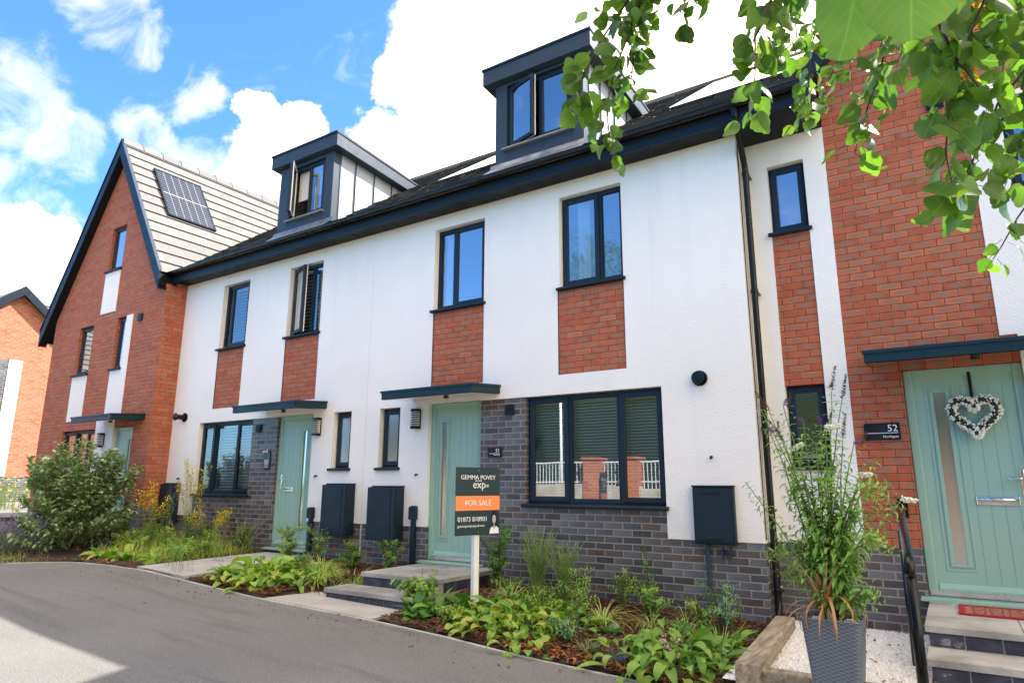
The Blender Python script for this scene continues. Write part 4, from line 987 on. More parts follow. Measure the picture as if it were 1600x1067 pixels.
plate(-10.16, Y9-.012, 1.78, .18, .16, '49', 'Northgate', 'small black house number plate on the white strip of the brick gable house', mat=PLAQUE)
def vent(x, y, z, s, label):
    t = thing('air_vent', (x, y, z), label, 'vent', 'square louvred vents')
    b = MB(); b.box(x-s, x+s, y-.03, y, z-s, z+s)
    for k in range(5): b.box(x-s+.01, x+s-.01, y-.042, y-.03, z-s+.015+k*(2*s-.03)/5, z-s+.015+k*(2*s-.03)/5+.008)
    b.build('vent_grille', FRAME, t)
vent(-.72, 0, 2.36, .065, 'small square louvred vent on grey brick left of the big window of house 51')
vent(-5.80, 0, 2.34, .065, 'small square louvred vent on grey brick left of the door of house 50')
for x, z in ((-4.28,1.55),(-2.24,1.56),(1.83,1.72),(-8.02,1.52)):
    b = MB(); b.tube([(x,-.012,z),(x,-.05,z),(x+.005,-.062,z-.02)], .013, 8)
    b.build('overflow_pipe', BLACKP, smooth=True, label={-4.28:'stubby black overflow pipe beside the door of house 50', -2.24:'stubby black overflow pipe left of the door of house 51', 1.83:'stubby black overflow pipe above the right-hand meter box', -8.02:'stubby black overflow pipe at the far left of the white wall'}[x], cat='pipe', group='overflow pipes')

# ------------------------------------------------------------------ paths, steps, rail
pth = MB()
x0, x1 = -5.32, -4.22
ys = [-2.06, -1.46, -.86, -.30, -.02]
for a, b in zip(ys, ys[1:]):
    for c, d in ((x0, (x0+x1)/2-.004), ((x0+x1)/2+.004, x1)):
        za = [ze(xx)*(1-(yy+2.1)/2.1)+.34*((yy+2.1)/2.1) for xx, yy in ((c,a),(d,a),(d,b),(c,b))]
        pth.prism([(c,a+.004,za[0]+.035),(d,a+.004,za[1]+.035),(d,b-.004,za[2]+.035),(c,b-.004,za[3]+.035)], (0,0,-.10))
pth.build('path', SLAB, kind='structure')
p2 = MB()
for c, d in ((-2.62,-1.88),(-1.872,-.98)):
    p2.prism([(c,-2.06,ze(c)+.012),(d,-2.06,ze(d)+.012),(d,-1.3,ze(d)-.01),(c,-1.3,ze(c)-.01)], (0,0,-.08))
p2.build('path', SLAB, kind='structure')

def step_block(t, x0, x1, y0, y1, ztop, zbot, split=None):
    """paving slab on a course of dark bricks"""
    s = MB(); cuts = [x0]+(split or [])+[x1]
    for a, b in zip(cuts, cuts[1:]): s.box(a+.002, b-.002, y0, y1, ztop-.05, ztop)
    so_ = s.build('tread', COPING, t, bevel=.005)
    m_ = MB(); m_.box(x0+.028, x1-.028, y0+.028, y1, zbot, ztop-.0505); m_.build('mortar_core', MORTAR, t)
    b = MB(); x = x0+.025; k = 0
    while x < x1-.04:
        e = min(x+.215, x1-.025); b.box(x, e, y0+.02, y0+.12, zbot+.004, ztop-.056); x += .225
    for xx, sg in ((x0, 1), (x1, -1)):
        y = y0+.125
        while y < y1-.05:
            e = min(y+.215, y1); a, c = sorted((xx+sg*.02, xx+sg*.12)); b.box(a, c, y, e, zbot+.004, ztop-.056); y += .225
    b.build('riser_brick', STEPB, t, bevel=.004)
s51 = thing('front_steps', (-1.6, -.75, .1), 'pair of grey slab steps on dark brick leading up to the door of house 51', 'steps', 'front door steps')
step_block(s51, -2.06, -.88, -1.16, -.002, .415, .255, [-1.45])
step_block(s51, -2.28, -.90, -1.52, -1.16+.027, .265, .08, [-1.62])
b = MB(); b.box(-2.02,-.92,-1.13,-.01,.02,.25); b.build('step_foundation', MORTAR, s51)
s52 = thing('front_steps', (4.3, -.8, -.1), 'three weathered slab steps on dark brick leading up to the wreathed door of house 52', 'steps', 'front door steps')
step_block(s52, 3.62, 5.3, -.97, Y2-.002, .42, .27, [4.22])
step_block(s52, 3.63, 5.3, -1.38, -.97+.027, .27, .12, [4.40])
step_block(s52, 3.64, 5.3, -1.84, -1.38+.027, .115, -.12, [4.15])
b = MB(); b.box(3.66,5.26,-1.3,Y2-.01,-.15,.262); b.build('step_foundation', MORTAR, s52)

hr = thing('handrail', (3.60, -1.9, -.05), 'glossy black tubular handrail beside the steps of house 52', 'handrail')
b = MB(); b.tube([(3.50,.30,1.23),(3.50,.18,1.23),(3.50,.0,1.22),(3.53,-.6,1.14),(3.60,-1.5,.985),(3.61,-1.66,.955),(3.615,-1.73,.93),(3.615,-1.76,.88),(3.615,-1.72,.84)], .033, 14); b.build('rail', BLACKP, hr, smooth=True)
b = MB(); b.tube([(3.615,-1.72,.94),(3.615,-1.72,-.08)], .034, 14); b.build('post', BLACKP, hr, smooth=True)
b = MB(); b.tube([(3.545,-.95,1.09),(3.545,-.95,.10)], .030, 14); b.build('post', BLACKP, hr, smooth=True)
b = MB(); b.box(3.46,3.54,.315,.349,1.14,1.32); b.tube([(3.50,.32,1.23),(3.50,.2,1.23)], .02, 10); b.build('wall_bracket', BLACKP, hr)

# timber sleepers round the gravel bed
def sleeper(c, ang, L, W, H, label):
    b = MB(); ca, sa = math.cos(ang), math.sin(ang)
    b.obox((c[0], c[1], c[2]), (ca*L/2, sa*L/2, 0), (-sa*W/2, ca*W/2, 0), (0, 0, H/2))
    b.build('timber_sleeper', WOOD, bevel=.012, label=label, cat='sleeper', group='timber sleepers edging the gravel')
sleeper((2.515,-1.03,.11), R(90+4), 1.98, .17, .22, 'long timber sleeper running out from the downpipe between bark bed and gravel')
sleeper((3.13,-1.92,.075), R(0), .98, .12, .22, 'timber sleeper across the front of the gravel behind the grey planter')
# gravel
def scatter(name, n, fx, fy, fz, size, mat, label, cat, shape='stone', kind='stuff', group=None):
    b = MB()
    for i in range(n):
        x, y = fx(), fy(); z = fz(x, y); s = random.uniform(*size)
        if shape == 'stone':
            a = Vector((random.gauss(0,1),random.gauss(0,1),random.gauss(0,1))).normalized(); c = a.orthogonal().normalized(); d = a.cross(c); n0 = len(b.v); P = Vector((x,y,z))
            b.v += [tuple(P+a*s), tuple(P-a*s*.8), tuple(P+c*s*.8), tuple(P-c*s*.7), tuple(P+d*s*.6), tuple(P-d*s*.65)]
            for q in ((0,2,4),(2,1,4),(1,3,4),(3,0,4),(2,0,5),(1,2,5),(3,1,5),(0,3,5)): b.f.append(tuple(n0+k for k in q))
        elif shape == 'chip':
            ang = random.uniform(0, 6.28); l = s*random.uniform(.8,1.8); w = s*random.uniform(.2,.5); tl = random.uniform(-.35,.35)
            b.obox((x,y,z+s*.15), (math.cos(ang)*l/2, math.sin(ang)*l/2, tl*l/2), (-math.sin(ang)*w/2, math.cos(ang)*w/2, random.uniform(-.3,.3)*w/2), (0,0,s*.06))
        else:
            ang = random.uniform(0, 6.28); b.leaf((x,y,z+.005), (math.cos(ang),math.sin(ang),random.uniform(-.1,.4)), (random.uniform(-.4,.4),random.uniform(-.4,.4),1), s, s*random.uniform(.45,.75), random.uniform(-.6,.6), random.uniform(.2,.7), 3, 'oval')
    return b.build(name, mat, label=label, cat=cat, kind=kind, loc=(0,0,0))
U = random.uniform
gm = MB(); gm.quad((2.40,-2.0,.10),(3.64,-2.0,.08),(3.64,.36,.105),(2.30,.36,.125)); gm.quad((2.42,-3.1,.015),(3.66,-3.1,.0),(3.66,-1.98,.02),(2.36,-2.04,.03)); gm.build('gravel_base', simple('gravel_dust', (.70,.69,.67), .9, nscale=30, namt=.3), kind='structure', loc=(0,0,0))
scatter('white_gravel', 9000, lambda: U(2.45,3.62), lambda: U(-1.9,.33), lambda x,y: .117, (.007,.014), GRAVEL, 'white gravel filling the raised bed behind the planter', 'gravel')
scatter('white_gravel', 4500, lambda: U(2.42,3.6), lambda: U(-2.75,-2.0), lambda x,y: .036-(x-2.4)*.012, (.007,.014), GRAVEL, 'white gravel in front of the timber sleeper', 'gravel')
def bedpt():
    while True:
        x = U(-4.15, 2.4); y = U(-2.04, -.02)
        if -2.62 < x < -.9 and (x > -2.36 or y < -1.5): continue
        return x, y
bp = [None]
def bx_():
    bp[0] = bedpt(); return bp[0][0]
scatter('bark_mulch', 15000, bx_, lambda: bp[0][1], lambda x,y: bed_z(x,y)+.012, (.018,.05), MULCH, 'brown bark chips covering the planting beds in front of the houses', 'bark mulch', 'chip')
def lx():
    if U(0,1) < .62: x = U(.2,2.35); y = -2.03+abs(random.gauss(0,.22))
    elif U(0,1) < .6: x = U(-4.1,-2.7); y = -2.02+abs(random.gauss(0,.2))
    else: x = U(-9.5,-5.6); y = (edge_y(x) if x > -7.25 else U(-3.2,-2)) + abs(random.gauss(0,.25))
    bp[0] = (x, y); return x
scatter('fallen_leaves', 800, lx, lambda: bp[0][1], lambda x,y: bed_z(x,y)+.02, (.025,.06), LITTER, 'dry brown leaves lying along the edge of the beds', 'leaf litter', 'leaf')
def rx_():
    x = U(-6.5, 2.0); bp[0] = (x, -2.12-abs(random.gauss(0,.35))); return x
scatter('scattered_debris', 130, rx_, lambda: bp[0][1], lambda x,y: ze(x)+.006, (.012,.035), MULCH, 'small scraps of bark and leaf strewn on the asphalt near the kerb', 'debris', 'leaf')
scatter('gravel_leaf_litter', 60, lambda: U(2.7,3.6), lambda: U(-1.8,.2), lambda x,y: .13, (.015,.04), LITTER, 'a few dead leaves on the white gravel', 'leaf litter', 'leaf')
b = MB(); b.prism([(1.36,-1.92,.095),(1.60,-1.90,.09),(1.62,-1.74,.10),(1.42,-1.70,.105)], (0,0,-.03)); b.build('slate_offcut', simple('dark_slate', (.035,.042,.055), .5, nscale=9, namt=.3, bump=.4), label='dark slate offcut lying in the bark chips by the kerb', cat='slate', bevel=.003)

# ------------------------------------------------------------------ for sale board
sg = thing('for_sale_sign', (-.215, -1.39, .12), 'dark for sale board on a white post in front of the green door', 'sign')
bA = Vector((-.31, -1.655, 0)); bB = Vector((-.150, -1.105, 0)); bd = (bB-bA); bw = bd.length; bX = bd.normalized(); bN = Vector((bX.y, -bX.x, 0))   # faces +x, towards the viewer
SZ0, SZ1 = .925, 1.60; SM = (SZ0, SZ1)
def bpt(u, z, o=0): return bA + bX*(bw*u) + Vector((0,0,z)) + bN*o
DKG = simple('board_dark_green', (.012,.035,.040), .45); ORN = simple('board_orange', (.90,.27,.09), .5)
b = MB(); b.prism([bpt(0,SZ0,.038), bpt(1,SZ0,.038), bpt(1,SZ1,.038), bpt(0,SZ1,.038)], -bN*.006); board = b.build('board', DKG, sg)
b = MB(); zA, zB = SZ0+.36*(SZ1-SZ0), SZ0+.575*(SZ1-SZ0); b.prism([bpt(0,zA,.040), bpt(1,zA,.040), bpt(1,zB,.040), bpt(0,zB,.040)], -bN*.0015); b.build('orange_band', ORN, board)
up3 = Vector((0,0,1))
H_ = SZ1-SZ0
text_mesh('GEMMA POVEY', .062, LETTER, board, bpt(.5, SZ0+.82*H_, .0385), bX, up3, 'agent_name', 'CENTER', sx=1.08)
text_mesh('exp', .115, LETTER, board, bpt(.52, SZ0+.69*H_, .0385), bX, up3, 'logo', 'CENTER')
text_mesh('powered', .024, LETTER, board, bpt(.50, SZ0+.79*H_, .0385), bX, up3, 'small_print', 'CENTER')
text_mesh('UK', .04, LETTER, board, bpt(.70, SZ0+.705*H_, .0385), bX, up3, 'logo_suffix', 'CENTER')
text_mesh('FOR SALE', .080, LETTER, board, bpt(.5, SZ0+.43*H_, .0405), bX, up3, 'for_sale_lettering', 'CENTER')
text_mesh('01873 818901', .066, LETTER, board, bpt(.05, SZ0+.20*H_, .0385), bX, up3, 'phone_number', 'LEFT')
text_mesh('gemmapovey.exp.uk.com', .034, LETTER, board, bpt(.05, SZ0+.12*H_, .0385), bX, up3, 'web_address', 'LEFT')
def disc(mb, u, z, ru, rz, o, n=20, a0=0, a1=2*math.pi):
    pts = [bpt(u+ru*math.cos(a0+(a1-a0)*k/n), z+rz*math.sin(a0+(a1-a0)*k/n), o) for k in range(n)]; mb.prism(pts, -bN*.0006)
HAIR = simple('print_black', (.006,.007,.009), .5); SKN = simple('print_grey', (.42,.42,.42), .5)
pr = MB(); disc(pr, .875, SZ0+.245*H_, .080, .080, .0386); pr.prism([bpt(.81,SZ0+.22*H_,.0386), bpt(.81,SZ0+.06*H_,.0386), bpt(.94,SZ0+.06*H_,.0386), bpt(.943,SZ0+.22*H_,.0386)], -bN*.0006); po = pr.build('portrait_hair', HAIR, board)
pr = MB(); disc(pr, .872, SZ0+.222*H_, .043, .044, .0394); pr.prism([bpt(.86,SZ0+.15*H_,.0394), bpt(.86,SZ0+.09*H_,.0394), bpt(.89,SZ0+.09*H_,.0394), bpt(.89,SZ0+.15*H_,.0394)], -bN*.0005); pr.build('portrait_face', SKN, board)
pr = MB(); pr.prism([bpt(.765,SZ0+.012*H_,.0391), bpt(.985,SZ0+.012*H_,.0391), bpt(.975,SZ0+.09*H_,.0391), bpt(.93,SZ0+.115*H_,.0391), bpt(.905,SZ0+.115*H_,.0391), bpt(.875,SZ0+.07*H_,.0391), bpt(.845,SZ0+.115*H_,.0391), bpt(.82,SZ0+.11*H_,.0391), bpt(.785,SZ0+.08*H_,.0391)], -bN*.0005); pr.build('portrait_blouse', LETTER, board)
b = MB(); c = bpt(.5,0); b.obox(c+Vector((0,0,.80)), bX*.032, bN*.026, (0,0,.72)); b.build('post', simple('white_painted_wood', (.74,.74,.72), .55, nscale=8, namt=.08), sg, bevel=.003)
b = MB()
for z in (SZ1-.03, SZ0+.03): q = bpt(.5, z, .04); b.tube([q, q+bN*.005], .007, 8)
b.build('screw', CHROME, sg)

# ------------------------------------------------------------------ wreath and doormat
wr = thing('heart_wreath', (4.155, .31, 2.08), 'heart-shaped wreath of small white buds hung by a black ribbon on the green door', 'wreath')
def heart(t, s): return (s*16*math.sin(t)**3/17, s*(13*math.cos(t)-5*math.cos(2*t)-2*math.cos(3*t)-math.cos(4*t))/17)
hp = [heart(2*math.pi*k/40, .185) for k in range(41)]
b = MB(); b.tube([(4.155+x, .345, 2.075+z) for x, z in hp], .036, 8); b.build('wreath_base', simple('wreath_dark_moss', (.02,.022,.018), .9), wr, smooth=True)
b = MB(); random.seed(4)
for k in range(760):
    t = U(0, 2*math.pi); x, z = heart(t, .185); ph = U(math.pi, 2*math.pi); rr = .040; a = U(0, 2*math.pi)
    off = Vector((math.cos(a)*.9, -abs(U(0.1,1)), math.sin(a)*.9)).normalized()*rr
    b.blob((4.155+x+off.x*1.15, .345+off.y, 2.075+z+off.z*1.15), U(.0075,.0115), 6, 4)
b.build('white_buds', WHITF, wr, smooth=True)
b = MB(); b.box(4.143,4.169,.395,.401,2.235,2.475); b.build('ribbon', BLACKP, wr)
dm = thing('doormat', (4.25, -.05, .415), 'red bordered doormat with a green pattern on the top step', 'doormat')
b = MB(); b.box(3.86,4.62,-.34,.12,.416,.430); b.build('mat_field', simple('mat_pink_red', (.38,.11,.09), .95, nscale=200, namt=.25, bump=.5, bscale=300), dm)
b = MB(); frame_bars(b,3.84,4.64,0,.5,0,.02,.045); b.v = [(x, -.36+z, .415+y*1.05) for x, y, z in b.v]; b.build('mat_border', simple('mat_red', (.28,.012,.016), .9, nscale=200, namt=.25), dm)
b = MB(); random.seed(5)
for i in range(11):
    for j in range(5):
        for k in range(3): b.leaf((3.95+i*.06+U(-.008,.008), -.25+j*.075+U(-.008,.008), .4315), (math.cos(k*2.1+i), math.sin(k*2.1+i), 0), (0,0,1), .035, .016, 0, 0, 2, 'oval')
b.build('mat_pattern', simple('mat_green', (.03,.11,.025), .95), dm)

# ------------------------------------------------------------------ plants
def rot(v, axis, a): return Matrix.Rotation(a, 3, axis) @ Vector(v)
def plant(name, label, cat, base, group=None): return thing(name, base, label, cat, group)
def rosette(name, label, base, n, L, W, mat, elev=(.2,1.1), bend=.8, shape='spoon', group=None, stalk=0, spread=.05, cat='plant', fold=.35, seg=5):
    b = MB(); st = MB(); B = Vector(base)
    for i in range(n):
        a = i*2.399+U(-.3,.3); e = elev[0]+(elev[1]-elev[0])*(i/n)+U(-.15,.15); l = L*U(.7,1.1)
        d = Vector((math.cos(a)*math.cos(e), math.sin(a)*math.cos(e), math.sin(e))); p = B+Vector((math.cos(a),math.sin(a),0))*spread*U(.2,1)
        nrm = Vector((-math.cos(a)*math.sin(e), -math.sin(a)*math.sin(e), math.cos(e)))
        if stalk:
            q = p+d*stalk*U(.6,1.2); st.tube([p, (p+q)/2+Vector((0,0,.01)), q], .003, 4); p = q; d = (d+Vector((math.cos(a),math.sin(a),0))*.6).normalized()
        b.leaf(p, d, nrm+Vector((U(-.5,.5),U(-.5,.5),0)), l*U(.6,1.15), W*U(.65,1.2), bend*U(.2,1.8), fold*U(.4,1.6), seg, shape)
    if not stalk: return b.build(name, mat, label=label, cat=cat, group=group, smooth=True, loc=base)
    t = plant(name, label, cat, base, group); b.build('leaves', mat, t, smooth=True); st.build('stems', STEMG, t); return t
def grass(name, label, base, n, L, mat, spread=.08, w=.007, lean=.9, group=None, cat='grass clump'):
    b = MB(); B = Vector(base)
    for i in range(n):
        a = U(0,6.283); e = U(.75,1.45) if U(0,1) < .6 else U(.4,1.1); l = L*U(.55,1.1); r = spread*U(0,1)**.6
        d = Vector((math.cos(a)*math.cos(e), math.sin(a)*math.cos(e), math.sin(e))); nrm = Vector((-math.cos(a)*math.sin(e), -math.sin(a)*math.sin(e), math.cos(e)))
        b.leaf(B+Vector((math.cos(a)*r, math.sin(a)*r, 0)), d, nrm, l, w*U(.7,1.3), lean*U(.4,1.5), .3, 5, 'strap')
    return b.build(name, mat, label=label, cat=cat, group=group, loc=base)
def leafy_stems(name, label, base, stems, mat, smat, group=None, cat='plant', flowers=None, leaf=(.05,.02), pairs=True, step=.04, shape='lance', start=.15, droop=.4, extra=None, up=.25):
    """stems: list of polylines; leaves in pairs along each"""
    t = plant(name, label, cat, base, group); lb, sb = MB(), MB()
    for pl in stems:
        pts = [Vector(p) for p in pl]; sb.tube(pts, [max(.0012, .0045*(1-.8*i/(len(pts)-1))) for i in range(len(pts))], 5)
        tot = sum((q-p).length for p, q in zip(pts, pts[1:])); s = tot*start; k = 0
        while s < tot:
            acc = 0
            for p, q in zip(pts, pts[1:]):
                l = (q-p).length
                if acc+l >= s or (q is pts[-1]): c = p+(q-p)*min(1, (s-acc)/l); d = (q-p).normalized(); break
                acc += l
            side = d.orthogonal().normalized(); side = (Matrix.Rotation(k*1.57+U(-.4,.4), 3, d) @ side)
            fr = s/tot; sc = (1-.45*fr)*U(.75,1.15)
            for sgn in ((1,-1) if pairs else (1,)):
                dd = (side*sgn + d*up + Vector((0,0,-.1))).normalized(); nn = (d*.6+Vector((0,0,.8))+side*sgn*.1)
                lb.leaf(c, dd, nn, leaf[0]*sc, leaf[1]*sc, droop*U(.3,1.5), .3, 4, shape)
            k += 1; s += step*U(.7,1.3)
    lb.build('leaves', mat, t, smooth=True); sb.build('stems', smat, t)
    return t
def arc(base, a, lean, h, n=6, curve=1.0, wob=.01):
    B = Vector(base); out = []
    for i in range(n+1):
        t = i/n; r = lean*(t**(1+curve)); out.append(B+Vector((math.cos(a)*r+U(-wob,wob), math.sin(a)*r+U(-wob,wob), h*t*(1-.12*t*abs(lean)))))
    return out
def gz(x, y): return bed_z(x, y)-.01

# 1 big glossy shrub
random.seed(11)
SB = Vector((-8.35, -1.5, .34)); sh = plant('evergreen_shrub', 'large rounded evergreen shrub with glossy grey-green leaves in front of the brick gable house', 'shrub', SB)
lb, sb = MB(), MB()
for i in range(230):
    a = U(0,6.283); rr = U(.1,1)**.55; tgt = Vector((math.cos(a)*rr*.70, math.sin(a)*rr*.74, U(.12,1.0)*1.56*(1-.25*rr*rr)+.05))
    if i < 44: tgt.z = U(1.3,1.80)-.5*rr; 
    mid = Vector((tgt.x*.45+U(-.1,.1), tgt.y*.45+U(-.1,.1), tgt.z*.55)); pts = [SB+Vector((U(-.08,.08),U(-.08,.08),0)), SB+mid, SB+tgt]; pts.append(pts[-1]+(pts[-1]-pts[-2]).normalized()*U(.10,.24)+Vector((0,0,.05)))
    sb.tube(pts, [.012,.008,.004,.0015], 5)
    for k in range(44):
        t = .22+.78*k/43; seg = t*3; j = min(2, int(seg)); p = pts[j]+(pts[j+1]-pts[j])*(seg-j); d = (pts[j+1]-pts[j]).normalized()
        s_ = rot(d.orthogonal().normalized(), 'Z', k*2.4+U(-.5,.5)); dd = (s_+d*.5+Vector((0,0,U(-.2,.4)))).normalized()
        lb.leaf(p+Vector((U(-.03,.03),U(-.03,.03),U(-.03,.03))), dd, (U(-.5,.5),U(-.5,.5),1), U(.085,.13), U(.036,.055), U(.1,.7), .3, 3, 'oval')
lb.build('leaves', L_BUSH, sh, smooth=True); sb.build('branches', STEMB, sh)
# lavender left of it
random.seed(12)
for k, (x, y) in enumerate(((-9.6,-1.9),(-10.5,-1.5),(-8.9,-2.35))):
    B = (x, y, gz(x,y)); t = plant('lavender', ['grey-violet lavender mound at the left edge beside the big shrub','lavender mound behind, furthest left of the shrub','low lavender mound nearest the kerb left of the big shrub'][k], 'lavender', B, 'lavender mounds'); lb, fb = MB(), MB()
    for i in range(300):
        a = U(0,6.283); e = U(.4,1.5); l = U(.3,.5); d = Vector((math.cos(a)*math.cos(e), math.sin(a)*math.cos(e), math.sin(e))); p = Vector(B)+Vector((U(-.3,.3),U(-.3,.3),0)); lb.leaf(p, d, (0,0,1), l*.8, .007, .2, .2, 3, 'strap'); q = p+d*l*.8; fb.leaf(q, d, (1,0,.2), .07, .013, 0, .5, 2, 'oval')
    lb.build('leaves', simple('lavender_green', (.14,.18,.13), .7) if 'lavender_green' not in bpy.data.materials else bpy.data.materials['lavender_green'], t); fb.build('flowers', LAV, t)
# rough grassy ground cover in front of 49 / 50
random.seed(13); b = MB()
for i in range(3800):
    x = U(-8.4,-5.42); y = U(-1.75,-.12); 
    if x < -7.3 and y < -.95: continue
    a = U(0,6.283); e = U(.5,1.5); d = (math.cos(a)*math.cos(e), math.sin(a)*math.cos(e), math.sin(e)); b.leaf((x,y,gz(x,y)), d, (0,0,1), U(.10,.34), U(.007,.015), U(.2,1), .3, 3, 'strap')
b.build('rough_grass', rnd_mat('rough_grass_blade', G((.22,.37,.05),(.32,.46,.09),(.42,.36,.12),(.17,.31,.05),(.52,.44,.18)), .7, .25), label='rough mixed grass and weeds in the bed left of the path to house 50', cat='grass', kind='stuff', loc=(0,0,0))
b = MB()
for i in range(1500):
    x = U(-14,-7.3); y = U(-4.4,-1.2) if x < -8 else U(-3.4,-2.3); a = U(0,6.283); e = U(.6,1.5); d = (math.cos(a)*math.cos(e), math.sin(a)*math.cos(e), math.sin(e)); b.leaf((x,y,gz(x,y)-.03), d, (0,0,1), U(.06,.2), U(.005,.010), U(.2,1), .3, 3, 'strap')
b.build('verge_grass', bpy.data.materials['rough_grass_blade'], label='short dry grass at the left edge beyond the kerb', cat='grass', kind='stuff', loc=(0,0,0))
# primrose-like clumps left of path 50
random.seed(14)
for k, (x, y) in enumerate(((-6.75,-1.75),(-6.30,-1.72),(-5.95,-1.55),(-5.62,-1.60),(-5.95,-1.15))):
    rosette('primrose', ['pale green broad-leaved clump under the right side of the big shrub','second broad-leaved clump from the shrub, on the kerb side','third broad-leaved clump from the shrub, near the path','broad-leaved clump touching the path to house 50','small broad-leaved clump behind the row, in the rough grass'][k], (x,y,gz(x,y)), 20, .30, .12, L_LIME, (.15,1.2), .8, 'spoon', group='broad-leaved clumps left of the path')
# tall weeds with yellow flowers (goldenrod)
random.seed(15)
def weed(x, y, n, h, lean, label, matl=L_MID, fl=YEL, group='tall flowering weeds', leaf=(.09,.022)):
    B = (x, y, gz(x,y)); stems = [arc((x+U(-.12,.12), y+U(-.1,.1), B[2]), U(0,6.283), U(.05,lean), h*U(.7,1.1)) for _ in range(n)]
    t = leafy_stems('goldenrod' if fl is YEL else 'seeding_weed', label, B, stems, matl, STEMG, group, 'weed', leaf=leaf, step=.035, up=.5)
    if fl:
        fb = MB()
        for s_ in stems:
            for i in range(95):
                q = U(.66,1.02); j = min(len(s_)-2, int(q*(len(s_)-1))); p = s_[j]+(s_[j+1]-s_[j])*(q*(len(s_)-1)-j); p = p+Vector((U(-.06,.06),U(-.06,.06),U(-.03,.05)))
                fb.leaf(p, (U(-1,1),U(-1,1),U(-.3,1)), (0,0,1), U(.022,.045), U(.014,.024), .3, .3, 2, 'oval')
        fb.build('flowers', fl, t)
    return t
weed(-6.62,-.62, 9, 1.32, .30, 'tall goldenrod with yellow flower heads against the window of house 50')
weed(-6.95,-.95, 6, 1.0, .25, 'shorter goldenrod with yellow heads nearer the brick corner')
weed(-6.15,-.55, 7, .75, .5, 'arching goldenrod drooping over the grey brick right of the tallest one')
weed(-7.6,-.45, 8, .95, .25, 'thin grey-green weeds in front of the meter box at the far left', L_BLUE, None, leaf=(.05,.02))
random.seed(16)
for k, (x, y, n, h) in enumerate(((-5.85,-.55,14,.62),(-5.55,-.35,12,.55),(-6.4,-1.0,12,.50),(-5.05+.0,-1.75,8,.42),(-4.55,-1.9,9,.45),(-4.9,-1.1,7,.45),(-7.9,-.6,12,.6))):
    B = (x, y, gz(x,y)); t = plant('dry_weed', ['straw-coloured seeding weed against the grey brick left of the green door 50','straw-coloured weed beside the door sill of house 50','straw-coloured weed in the rough grass below the goldenrod','sparse weed growing from the left edge of the path','sparse weed at the kerb where the path meets the asphalt','thin weed standing in the middle of the path','straw-coloured weed beside the brick corner and meter box'][k], 'weed', B, 'dry seeding weeds'); sb, fb = MB(), MB()
    for i in range(n):
        s_ = arc((x+U(-.12,.12), y+U(-.1,.1), B[2]), U(0,6.283), U(.05,.3), h*U(.6,1.1)); sb.tube(s_, .0022, 4)
        for j in range(26):
            q = U(.35,1); m_ = min(len(s_)-2, int(q*(len(s_)-1))); p = s_[m_]; fb.leaf(p+Vector((U(-.03,.03),U(-.03,.03),U(0,.08))), (U(-1,1),U(-1,1),U(.1,1)), (0,0,1), U(.02,.045), U(.006,.012), .3, .3, 2, 'lance')
    sb.build('stems', STEMG if k > 2 else simple('straw_stem', (.35,.28,.14), .8) if 'straw_stem' not in bpy.data.materials else bpy.data.materials['straw_stem'] if k <= 2 else STEMG, t); fb.build('seed_heads', L_DRY if k < 3 or k == 6 else L_MID, t)
# large leaf clumps between path 50 and steps 51
random.seed(17)
def bigleaf(x, y, n, L, label, mat=L_MID, W=.16, group='large-leaved clumps', lit=.9, bend=.9):
    return rosette('large_leaf_plant', label, (x, y, gz(x,y)), int(n*2.1), L*U(.68,.88), W*U(.5,.78), mat, (.05,1.35), bend, 'lance', group=group, stalk=L*.62, spread=.15, seg=6, fold=.35)
bigleaf(-3.35,-1.55, 34, .30, 'big bright green leafy clump between the path and the steps of house 51', L_LIME)
bigleaf(-3.70,-1.15, 24, .26, 'leafy clump just behind the brightest one, nearer the door of house 50', L_MID)
bigleaf(-3.05,-1.80, 18, .24, 'yellow-green leafy clump sprawling over the kerb', L_LIME)
bigleaf(-2.85,-1.45, 16, .20, 'low round-leaved clump beside the lower step', L_LIME, W=.15)
bigleaf(-3.55,-1.75, 22, .24, 'bright leafy clump on the kerb left of the yellow-green sprawling one', L_LIME)
bigleaf(-3.05,-1.20, 20, .24, 'leafy clump between the brightest clump and the sedges', L_MID)
rosette('ground_cover_plant', 'low green plant at the kerb beside the path to house 50', (-4.0,-1.85,gz(-4.0,-1.85)), 14, .16, .05, L_MID, group='low plants in the bark')
random.seed(18)
for k, (x, y, L) in enumerate(((-2.95,-.95,.42),(-2.62,-.75,.46),(-3.25,-.75,.40),(-2.75,-1.2,.34))):
    grass('sedge_clump', ['bright yellow-green sedge in the middle of the bed left of the steps','bright sedge touching the landing of house 51','bright sedge furthest left, below the left meter box','small bright sedge beside the lower step'][k], (x,y,gz(x,y)), 150, L, L_CAREX, .10, .008, 1.1, group='bright sedges left of the steps')
